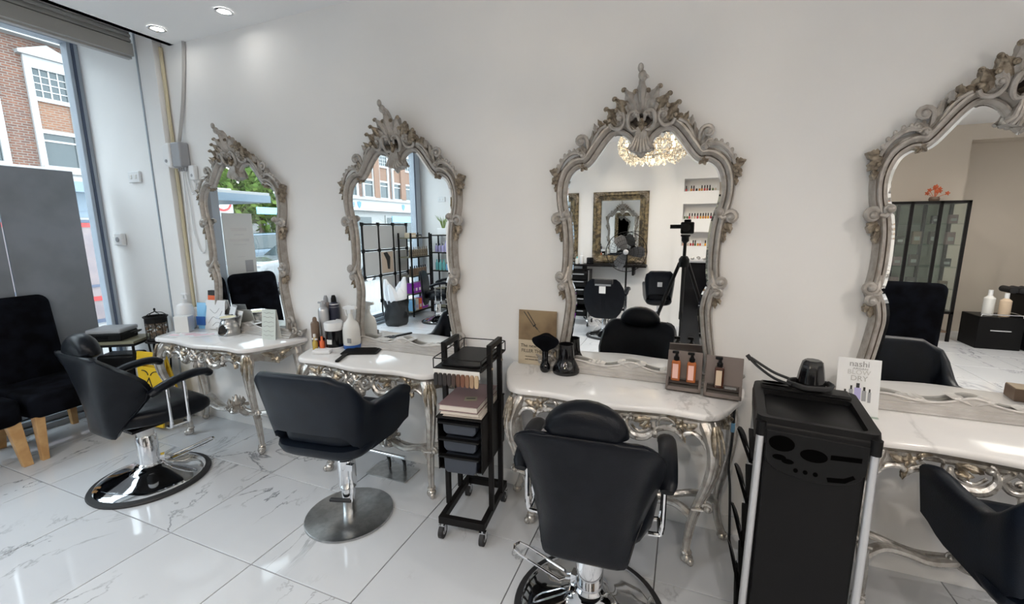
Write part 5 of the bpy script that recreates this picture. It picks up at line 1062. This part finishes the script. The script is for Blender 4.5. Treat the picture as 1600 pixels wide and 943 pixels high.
# ================================================================== rest of the room, seen in the mirrors
# tripod with the camera just behind the viewpoint
t = thing('camera_tripod', 'black camera on a tall tripod, reflected in the mirror with the chandelier', 'tripod', (0.0, -.12, 0))
BM = M['blackmetal']
MB().cyl((0, 0, 1.20), (0, 0, 1.50), .016).build('centre_column', BM, t); MB().lathe([(.045, 1.18), (.05, 1.20), (.05, 1.26), (.03, 1.29)], 16).build('shoulder', M['blackplastic'], t); MB().lathe([(.02, 1.42), (.035, 1.44), (.035, 1.48), (.045, 1.485), (.045, 1.50)], 16).build('head', M['blackplastic'], t); MB().bx((-.03, -.06, 1.44), (-.02, -.01, 1.47)).build('knob', M['red'], t)
for a in (PI*1.08, -.15, -PI*.5):
    d = Vector((math.cos(a), math.sin(a), 0)); lg = MB().tube([Vector((0, 0, 1.22))+d*.04, Vector((0, 0, .62))+d*.25], .018, 10).build('leg', BM, t); MB().tube([Vector((0, 0, .66))+d*.235, Vector((0, 0, .02))+d*.46], .011, 8).ell(d*.465+Vector((0, 0, .016)), (.018, .018, .016), 8, 6).build('lower_leg', BM, lg); MB().tube([Vector((0, 0, .68))+d*.229, Vector((0, 0, .60))+d*.257], .022, 8).build('leg_lock', M['blackplastic'], lg)
MB().bx((-.05, -.09, 1.51), (.075, .0, 1.625)).build('camera_body', M['blackplastic'], t, bevel=.012); MB().bx((-.02, -.08, 1.62), (.045, -.01, 1.65)).build('viewfinder_hump', M['blackplastic'], t, bevel=.008); MB().cyl((.0, .0, 1.572), (.0, .075, 1.572), .038, .042, 28).build('lens', M['gloss'], t); MB().bx((-.15, -.07, 1.56), (-.045, -.03, 1.60)).build('side_arm', M['blackplastic'], t, bevel=.004)
# chandelier
t = thing('crystal_chandelier', 'crystal chandelier with warm bulbs, reflected at the top of a mirror', 'chandelier', (-.40, -.87, 0)); random.seed(11)
MB().lathe([(.06, CEIL-.002), (.055, CEIL-.03), (.012, CEIL-.05), (.010, 2.66), (.05, 2.62), (.02, 2.52), (.045, 2.44), (.015, 2.36)], 20).build('stem', M['chrome'], t)
for r, z in ((.36, 2.50), (.26, 2.60), (.24, 2.36)): MB().tube([(r*math.cos(2*PI*k/40), r*math.sin(2*PI*k/40), z) for k in range(40)], .006, 6, closed=True).build('ring', M['gold'], t)
for k in range(8):
    a = 2*PI*k/8; c, s = math.cos(a), math.sin(a); MB().tube(crom([(.02*c, .02*s, 2.46), (.15*c, .15*s, 2.38), (.27*c, .27*s, 2.42), (.30*c, .30*s, 2.50)], 5), .006, 6).build('arm', M['gold'], t)
    MB().lathe([(.008, 2.50), (.016, 2.515), (.017, 2.54), (.006, 2.565), (.001, 2.57)], 10, (.30*c, .30*s, 0)).build('bulb', M['bulb'], t, label='lit warm bulb')
mb = MB()
for k in range(900):
    a = random.uniform(0, 2*PI); q = random.random(); z = 2.30+.36*random.random(); rm = .39*math.sqrt(max(.05, 1-((z-2.50)/.26)**2)); r = rm*(1 if q < .7 else math.sqrt(random.random())); w = random.uniform(.008, .016); h = random.uniform(.014, .028)
    mb.T = Matrix.Translation((r*math.cos(a), r*math.sin(a), z)) @ Matrix.Rotation(random.uniform(0, 3), 4, 'Z') @ Matrix.Rotation(random.uniform(-.5, .5), 4, 'X'); mb.add([(w, 0, 0), (0, w, 0), (-w, 0, 0), (0, -w, 0), (0, 0, h), (0, 0, -h)], [(0, 1, 4), (1, 2, 4), (2, 3, 4), (3, 0, 4), (1, 0, 5), (2, 1, 5), (3, 2, 5), (0, 3, 5)])
mb.T = None; mb.build('crystals', M['crystal'], t, smooth=0, kind='stuff')
l = bpy.data.lights.new('chandelier_lamp', 'POINT'); l.energy = 30; l.shadow_soft_size = .02; l.color = (1, .84, .64); lo = bpy.data.objects.new('chandelier_lamp', l); C.objects.link(lo); lo.parent = t; lo.location = (0, 0, 2.325)
# framed mirrors on the opposite wall
def gilt(x0, x1, z0, z1, lab):
    t = thing('gilt_mirror', lab, 'mirror', ((x0+x1)/2, OPP_Y+.002, z0), PI, 'gilt mirrors on the opposite wall'); W_, H_ = (x1-x0)/2, z1-z0
    pr = [(0, 0), (0, .03), (.02, .05), (.05, .055), (.07, .035), (.10, .03), (.12, .022), (.135, .024), (.14, .012), (.14, 0)]
    rings = []
    for e, d in pr: rings.append([Vector((-W_+e, -d, e)), Vector((W_-e, -d, e)), Vector((W_-e, -d, H_-e)), Vector((-W_+e, -d, H_-e))])
    MB().loft(rings, cap=False).build('frame', M['goldframe'], t, smooth=0)
    MB().bx((-W_+.138, -.014, .138), (W_-.138, -.006, H_-.138)).build('glass', M['mirror'], t, smooth=0)
    mb = MB()
    for sx in (-1, 1):
        for z, sz in ((.06, 1), (H_-.06, -1)):
            P = lambda u, v, d: Vector((sx*(W_-.06)-sx*u, -.045-d, z+sz*v))
            leaf(mb, P, -.03, -.03, .1, .17, .03, -.2, .0, .02, .0); leaf(mb, P, -.03, -.03, 1.47, .17, .03, .2, .0, .02, .0); rosette(mb, P, 0, 0, .035, .005)
    mb.build('corner_carving', M['gold'], t); return t
gilt(-1.45, -.565, .985, 2.145, 'gilt framed mirror on the opposite wall behind the pedestal fan'); gilt(-2.60, -1.70, .985, 2.145, 'gilt framed mirror left of the fan, cut by the carved mirror frame')
t = thing('wall_shelf', 'black shelf under the gilt mirrors on the opposite wall', 'shelf', (-1.55, OPP_Y, .975), PI); MB().bx((-1.0, -.26, -.03), (1.0, -.002, 0)).build('board', BM, t, smooth=0, bevel=.003)
for x in (-.8, 0, .8): MB().bx((x-.015, -.24, -.16), (x+.015, -.002, -.03)).build('bracket', BM, t, smooth=0)
def mini(x, y, z, r, h, m, cap, lab, nm='product_bottle', cat='bottle', g=None):
    t = MB().lathe([(r*.95, 0), (r, r*.2), (r, h*.68), (r*.4, h*.78)], 14).build(nm, M[m], None, (x, y, z+.0005)); tag(t, lab, cat, g); MB().lathe([(r*.42, h*.78), (r*.42, h), (r*.2, h)], 12).build('cap', M[cap], t); return t
mini(-1.60, -2.66, .975, .035, .19, 'white', 'white', 'white bottle on the black shelf beside the gilt mirror'); mini(-1.68, -2.66, .975, .03, .12, 'offwhite', 'teal', 'short white bottle on the black shelf')
t = thing('black_pots', 'pair of black lidded pots on the black shelf', 'pot', (-1.46, -2.66, .9755)); MB().lathe([(.055, 0), (.058, .01), (.058, .10), (.045, .11)], 20).build('pot', M['gloss'], t)
# pedestal fan
t = thing('pedestal_fan', 'black pedestal fan with a wire guard before the gilt mirror', 'fan', (-.82, -2.25, 0)); FZ = 1.21
MB().lathe([(.20, 0), (.20, .015), (.05, .04), (.02, .06)], 28).build('base', M['blackplastic'], t); MB().cyl((0, 0, .05), (0, -.05, FZ), .014).build('pole', BM, t); MB().cyl((0, -.12, FZ), (0, .02, FZ), .055, .045).build('motor', M['blackplastic'], t)
mb = MB()
for rr in (.30, .24, .18, .12): mb.tube([(rr*math.cos(2*PI*k/40), .10-.06*(rr/.3)**2, FZ+rr*math.sin(2*PI*k/40)) for k in range(40)], .0025 if rr < .3 else .006, 5, closed=True)
for k in range(36): a = 2*PI*k/36; mb.tube([(q*math.cos(a), .10-.06*(q/.3)**2, FZ+q*math.sin(a)) for q in (.05, .18, .30)], .0018, 4)
mb.build('guard', BM, t)
for k in range(3):
    mb = MB(); mb.T = Matrix.Translation((0, .045, FZ)) @ Matrix.Rotation(k*2*PI/3, 4, 'Y'); mb.loft([[Vector((q, .0+w*.4, w)), Vector((q, .004+w*.4, w)), Vector((q, .004-w*.4, -w)), Vector((q, -w*.4, -w))] for q, w in ((.04, .03), (.12, .075), (.22, .085), (.265, .05))]); mb.build('blade', M['fanblade'], t)
MB().ell((0, .10, FZ), (.04, .015, .04)).build('badge', M['silverpole'], t)
# chairs facing the opposite mirrors
o = make_styling_chair('black oval-backed chair with a white label, facing the gilt mirror', 1.0, True); o.location = (-1.02, -1.72, 0); o.rotation_euler = (0, 0, PI)
dup(o, (-3.88, -1.75, 0), PI+1.2, 'black oval-backed chair beside the racks, seen in the second mirror')
o = make_tub('boxy black chair with a badge on its back, right of the oval-backed chair', 'leather'); o.location = (-.32, -2.0, 0); o.rotation_euler = (0, 0, PI-.1); o.scale = (.72, .9, 1.06)
MB().bx((-.045, -.335, .72), (.045, -.325, .78)).build('badge', M['grey'], o, bevel=.004)
dup(s1, (1.98, -.62, 0), PI+.25, 'boxy black chair in front of the glass cabinet')
# black equipment trolley under the shelf
t = thing('equipment_trolley', 'black drawer trolley on chrome wheeled legs under the shelf', 'trolley', (-1.58, -2.45, 0), PI)
MB().bx((-.17, -.16, .12), (-.15, .16, .90)).bx((.15, -.16, .12), (.17, .16, .90)).bx((-.15, .13, .12), (.15, .15, .90)).build('case', M['blackplastic'], t, smooth=0)
for k, z in enumerate((.20, .40, .55, .68, .80)):
    d = MB().bx((-.148, -.15, z-.05), (.148, .12, z+.055)).build('drawer', M['blackplastic'], t, smooth=0, bevel=.01); MB().bx((-.10, -.166, z+.03), (.10, -.15, z+.045)).build('handle', M['grey'], d)
for sx in (-1, 1): MB().bx((sx*.172-.006, -.15, .1), (sx*.172+.006, -.13, .9)).build('edge_strip', M['silverpole'], t, smooth=0)
for x, y in ((-.17, -.2), (.17, -.2), (-.17, .14), (.17, .14)): MB().tube([(x*.6, y*.5, .13), (x*1.1, y, .085)], .012, 6).build('outrigger', M['chrome'], t); caster(t, x*1.1, y, .035)
# nail polish in the niches
random.seed(9); cols = [(.62, .30, .03), (.55, .22, .04), (.40, .03, .03), (.55, .04, .05), (.02, .015, .015), (.68, .40, .30), (.45, .12, .10), (.30, .02, .05), (.6, .5, .4), (.08, .12, .05)]
CN = ['amber', 'orange', 'dark red', 'red', 'black', 'peach', 'brick red', 'burgundy', 'beige', 'dark green']; pm = [mat('nail_polish', c, .15) for c in cols]; pr_ = {}
for li, (z0, z1) in enumerate(lv):
    nm_ = ['lowest', 'middle', 'top'][li]; x = NX0+.03; k = 0
    while x < NX1-.03:
        if random.random() < .86:
            ci = random.randrange(len(cols)); cap = 'gloss' if random.random() < .6 else 'white'; key = (ci, cap)
            if key not in pr_:
                b = MB().loft([[Vector((a*f, b_*f, z)) for a, b_ in rrect(.026, .026, .006, 2)] for z, f in ((0, .95), (.003, 1), (.035, 1), (.042, .5))]).build('nail_polish', pm[ci], None, (x, OPP_Y-.05, z0+.0005)); MB().lathe([(.0085, .042), (.008, .085), (.005, .087)], 10).build('cap', M[cap], b); tag(b, '-', 'nail polish'); pr_[key] = b
            else:
                b = pr_[key].copy(); C.objects.link(b); b.location = (x, OPP_Y-.05, z0+.0005)
                for c_ in kids(pr_[key]): d = c_.copy(); C.objects.link(d); d.parent = b
            b['label'] = '%s nail polish, %s cap, %s from left in the %s wall niche' % (CN[ci], 'black' if cap == 'gloss' else 'white', ORD[k], nm_); k += 1; b['group'] = 'nail polish in the %s niche' % nm_
        x += random.uniform(.030, .042)
# black cabinet with a carved silver top
t = thing('black_cabinet', 'tall black lacquer cabinet with a carved silver top, behind the tripod', 'cabinet', (.16, -1.60, 0)); MB().bx((-.17, -.17, .0), (.19, .17, 1.13)).build('body', M['gloss'], t, smooth=0, bevel=.006); MB().bx((-.18, -.18, 1.13), (.20, .18, 1.155)).build('cornice', M['silverpole'], t, smooth=0, bevel=.004)
mb = MB(); P = lambda u, v, d: Vector((u, .17+d, v))
for k in range(5): scroll(mb, P, -.13+.07*k, 1.185, .022, PI, 1.2, .008, .006, .0, 1 if k % 2 else -1)
mb.build('carved_top', M['tsilver'], t)
# window display grid
t = thing('display_grid', 'window grid of white panels in black clips, seen in the second mirror', 'display', (-4.79, -1.635, .36)); cw, chh = .395, .43
for i in range(3):
    for j in range(3):
        y0 = .59-(i+1)*cw; z0 = j*chh
        if not (i == 0 and j == 0): MB().bx((-.006, y0+.02, z0+.02), (.006, y0+cw-.02, z0+chh-.02)).build('panel', M['gpanel'], t, smooth=0, bevel=.003)
        if i == 1 and j == 1:
            MB().bx((.006, y0+.04, z0+.04), (.0075, y0+cw-.04, z0+chh-.04)).build('photo', M['skin'], t, smooth=0); MB().prism([(y0+.14, z0+.09), (y0+.20, z0+.10), (y0+.22, z0+.25), (y0+.30, z0+.38), (y0+.20, z0+.39), (y0+.12, z0+.30)], .0076, .0082, Matrix(((0,0,1,0),(1,0,0,0),(0,1,0,0),(0,0,0,1)))).build('photo_hair', M['ink'], t, smooth=0)
for i in range(4): MB().bx((-.011, .59-i*cw-.014, 0 if i else chh), (.011, .59-i*cw+.014, 3*chh)).build('rod', BM, t, smooth=0)
for j in range(4): MB().bx((-.010, .59-3*cw, j*chh-.012), (.010, .59 if j else .59-cw, j*chh+.012)).build('rod', BM, t, smooth=0)
for i in range(4):
    for j in range(4):
        if not (i == 0 and j == 0): MB().bx((-.014, .59-i*cw-.03, j*chh-.03), (.014, .59-i*cw+.03, j*chh+.03)).build('clip', M['blackplastic'], t, smooth=0, bevel=.004)
MB().bx((-.03, -.60, -.355), (.10, -.50, -.345)).bx((-.01, -.56, -.355), (.01, -.54, .0)).bx((-.03, .14, -.355), (.10, .24, -.345)).bx((-.01, .18, -.355), (.01, .20, .0)).build('foot', BM, t, smooth=0)
# racks with products
def rack(x, y, rz, w, d, zs, h, lab):
    t = thing('product_rack', lab, 'rack', (x, y, 0), rz)
    for a in (-1, 1):
        for b in (-1, 1): MB().bx((a*(w/2-.012)-.012, b*(d/2-.012)-.012, 0), (a*(w/2-.012)+.012, b*(d/2-.012)+.012, h)).build('post', BM, t, smooth=0)
    for z in zs:
        sh_ = MB().bx((-w/2+.012, -d/2+.02, z-.02), (w/2-.012, d/2-.02, z)).build('shelf', M['olive'], t, smooth=0); MB().bx((-w/2, -d/2, z-.022), (w/2, -d/2+.02, z-.002)).build('shelf_edge', BM, sh_, smooth=0)
    return t
rk = rack(-4.60, -2.20, PI/2+.0, .62, .28, (.10, .42, .74, 1.08, 1.42), 1.50, 'black metal rack of purple boxes and gold bottles by the window'); rk2 = rack(-4.13, -2.62, PI, .62, .28, (.10, .45, .80, 1.14, 1.46), 1.48, 'black metal rack of lilac and teal bottles against the opposite wall')
def pbox(x, y, z, w, d, h, m, lab, g): o = MB().bx((-w/2, -d/2, 0), (w/2, d/2, h)).build('product_box', M[m], None, (x, y, z+.0005), smooth=0, bevel=.002); tag(o, lab, 'box', g); MB().bx((w/2, -d*.3, h*.2), (w/2+.001, d*.3, h*.5)).build('label', M['offwhite' if m != 'offwhite' else 'lilac'], o, smooth=0); return o
for k, m in enumerate(('lightblue', 'offwhite', 'orange', 'purple', 'purple')): pbox(-4.58, -1.97-.105*k, .10, .14, .095, .20, m, {'lightblue': 'pale blue product box on the lowest rack shelf', 'offwhite': 'white product box on the lowest rack shelf', 'orange': 'orange product box on the lowest rack shelf', 'purple': 'purple product box %s on the lowest rack shelf' % ('beside the orange one' if k == 3 else 'at the wall end')}[m], 'boxes on the lowest rack shelf')
for k, m in enumerate(('purple', 'purple', 'purple', 'olive', 'purple')): pbox(-4.58, -1.97-.105*k, .42, .14, .095, .18, m, 'olive product box on the second rack shelf' if m == 'olive' else 'purple product box, %s along the second rack shelf' % ORD[k], 'boxes on the second rack shelf')
for z, m, cap, n_, w_, h_ in ((.74, 'brown', 'gloss', 8, .026, .17), (1.08, 'gold', 'gold', 9, .022, .17)):
    for k in range(n_): mini(-4.54, -1.95-.068*k, z, w_, h_, m, cap, '%s bottle, %s from the corner end of its window rack shelf' % ('dark brown' if m == 'brown' else 'dull gold', ORD[n_-1-k]), 'product_bottle', 'bottle', 'bottles on the window rack')
pbox(-4.58, -2.05, 1.42, .14, .16, .08, 'cream', 'cream box on top of the window rack', 'boxes on top of the rack'); pbox(-4.58, -2.26, 1.42, .12, .12, .05, 'ink', 'dark box on top of the window rack', 'boxes on top of the rack')
for k in range(7): mini(-4.36+.07*k, -2.56, 1.14, .026 if k < 3 else .028, .16 if k < 3 else .21, 'lilac', 'navy' if k < 3 else 'lilac', ('dark-capped lilac bottle, %s from the left on the upper rack shelf' if k < 3 else 'lilac tube bottle, %s from the left on the upper rack shelf') % ORD[k], 'product_bottle', 'bottle', 'lilac bottles on the rack')
for k in range(6): mini(-4.36+.075*k, -2.56, .80, .030, .20 if k < 3 else .15, 'teal' if k < 3 else 'lightblue', 'teal' if k < 3 else 'gloss', ('teal bottle, %s from the left on the middle rack shelf' if k < 3 else 'dark-capped light blue bottle, %s from the left on the middle rack shelf') % ORD[k], 'product_bottle', 'bottle', 'teal and blue bottles on the rack')
t = thing('grass_plant', 'potted grass in a white patterned box on top of the rack', 'plant', (-4.22, -2.60, 1.4605)); MB().bx((-.10, -.07, 0), (.10, .07, .12)).build('pot', M['white'], t, smooth=0, bevel=.01); mb = MB(); random.seed(2)
for k in range(60): a = random.uniform(0, 6.28); q = random.uniform(.05, .16); mb.tube([(0+.02*math.cos(a), .02*math.sin(a), .11), (q*.4*math.cos(a), q*.4*math.sin(a), .24), (q*math.cos(a), q*math.sin(a), random.uniform(.28, .36))], [.003, .003, .001], 4)
mb.build('blades', M['grass'], t, kind='stuff')
# bin bag of tissue
t = thing('waste_sack', 'black plastic sack with white tissue rising from it', 'sack', (-4.38, -1.28, 0)); random.seed(4)
MB().loft([[Vector((x*f+random.uniform(-.012, .012), y*f+random.uniform(-.012, .012), z)) for x, y in rrect(.31, .34, .09, 6)] for z, f in ((0, .85), (.04, .95), (.15, 1), (.28, .98), (.38, 1.06), (.43, 1.02), (.42, .92))]).build('sack', M['binbag'], t, smooth=70)
for k in range(6):
    a = 2*PI*k/6; mb = MB(); mb.loft([[Vector((.075*math.cos(a)+f*math.cos(j*PI/4)*(1+.25*(j % 2)), .085*math.sin(a)+f*math.sin(j*PI/4)*(1+.25*((j+1) % 2))+.05*q*math.sin(a), z)) for j in range(8)] for q, (z, f) in enumerate(((.37, .08), (.47, .075), (.56+.05*(k % 3), .055), (.62+.08*(k % 3), .02)))]); mb.build('tissue', M['tissue'], t, smooth=50)
# glass cabinet and black units seen in the rightmost mirror
t = thing('glass_cabinet', 'black-framed glass cabinet of dark product boxes, seen in the rightmost mirror', 'cabinet', (2.98, -3.24, 0))
cw_, cd_, ch_ = .46, .22, 1.90
for x in (-1, -.33, .36, 1):
    for y in (-1, 1): MB().bx((x*(cw_-.015)-.017, y*(cd_-.017)-.017, 0), (x*(cw_-.015)+.017, y*(cd_-.017)+.017, ch_)).build('post', BM, t, smooth=0)
for z in (.42, ch_): 
    MB().bx((-cw_, -cd_, z-.035), (cw_, cd_, z)).build('rail', BM, t, smooth=0)
for z in (.72, 1.02, 1.32, 1.60): MB().bx((-cw_+.02, -cd_+.02, z-.008), (cw_-.02, cd_-.02, z)).build('glass_shelf', M['cabglass'], t, smooth=0)
for y in (-cd_+.006, cd_-.010): MB().bx((-cw_+.02, y, .42), (cw_-.02, y+.004, ch_-.035)).build('pane', M['cabglass'], t, smooth=0)
MB().bx((-cw_+.02, -cd_+.02, .385), (cw_-.02, cd_-.02, .41)).build('bottom_shelf', BM, t, smooth=0); MB().bx((-cw_+.02, -cd_+.02, .12), (cw_-.02, cd_-.02, .14)).build('low_shelf', M['brown'], t, smooth=0)
random.seed(8)
for si, z in enumerate((.4205, .72, 1.02, 1.32, 1.60)):
    for k in range(5):
        if random.random() < .8:
            h = random.uniform(.09, .19); o = MB().bx((-.045, -.03, 0), (.045, .03, h)).build('dark_box', M[random.choice(('bookcover', 'ink', 'brown', 'taupedark'))], None, (2.98-.36+.18*k, -3.18, z+.0005), smooth=0, bevel=.002); tag(o, 'dark product box, %s from the left on the %s shelf of the glass cabinet' % (ORD[k], ('bottom', 'second', 'third', 'fourth', 'top')[si]), 'box', 'dark boxes on the %s cabinet shelf' % ('bottom', 'second', 'third', 'fourth', 'top')[si]); MB().bx((-.03, .0302, h*.3), (.03, .0308, h*.6)).build('label', M['greyink'], o, smooth=0)
t = thing('flower_arrangement', 'orange flower arrangement on top of the glass cabinet', 'flowers', (3.12, -3.2, ch_+.0005)); MB().lathe([(.05, 0), (.06, .03), (.05, .06)], 16).build('dish', M['brown'], t)
for k in range(9): a = k*2.4; P = lambda u, v, d: Vector((.015*k*math.cos(a)+u, .015*k*math.sin(a)+.0+d, .07+.012*(9-k)+v)); mb = MB(); rosette(mb, P, 0, .02, .026, 0, 5); mb.tube([P(0, .02, 0), (0, 0, .04)], .003, 4); mb.build('bloom', M['flower'], t)
t = thing('low_cabinet', 'low black cabinet with two pump bottles on it, right of the glass cabinet', 'cabinet', (3.80, -2.95, 0)); MB().bx((-.22, -.20, .0), (.22, .20, .42)).build('body', M['blackplastic'], t, smooth=0, bevel=.01); MB().bx((-.10, .200, .24), (.10, .212, .252)).build('handle', M['chrome'], t); MB().tube([(-.2, .19, .45), (.2, .19, .45), (.2, -.1, .45)], .006, 6).tube([(-.2, .19, .42), (-.2, .19, .45)], .006, 6).tube([(.2, .19, .42), (.2, .19, .45)], .006, 6).build('rail', M['chrome'], t)
mini(3.72, -2.90, .42, .055, .33, 'offwhite', 'white', 'tall white pump bottle on the low black cabinet'); mini(3.86, -2.86, .42, .055, .30, 'beigelabel', 'white', 'pinkish pump bottle on the low black cabinet')
t = thing('black_counter', 'black drawer counter with white bottles and rolled towels, seen in the rightmost mirror', 'counter', (4.55, -3.0, 0)); MB().bx((-.48, -.22, 0), (.5, .22, .70)).build('body', M['blackplastic'], t, smooth=0, bevel=.01)
for z in (.12, .35, .56): d = MB().bx((-.45, .221, z-.09), (.47, .235, z+.09)).build('drawer', M['blackplastic'], t, smooth=0, bevel=.005); MB().bx((-.10, .236, z+.03), (.10, .25, z+.042)).build('handle', M['chrome'], d)
for k, (x, r, h, m) in enumerate(((4.18, .03, .17, 'white'), (4.30, .03, .18, 'offwhite'), (4.42, .045, .19, 'white'), (4.60, .05, .15, 'offwhite'), (4.80, .04, .16, 'white'))): mini(x, -2.86, .70, r, h, m, 'white', ['slim white bottle at the left end of the black counter', 'slim off-white bottle second along the black counter', 'stout white bottle third along the black counter', 'stout short off-white bottle fourth along the black counter', 'white bottle at the right end of the black counter'][k], 'product_bottle', 'bottle', 'bottles on the black counter')
for k in range(8): o = MB().cyl((0, 0, 0), (0, .22, .0), .042, n=14).build('rolled_towel', M['rubber'], None, (3.98+.09*k, -3.2, .745 if k > 0 else .745)); tag(o, 'rolled black towel, %s from the left at the back of the black counter' % ORD[k], 'towel', 'rolled towels on the black counter')
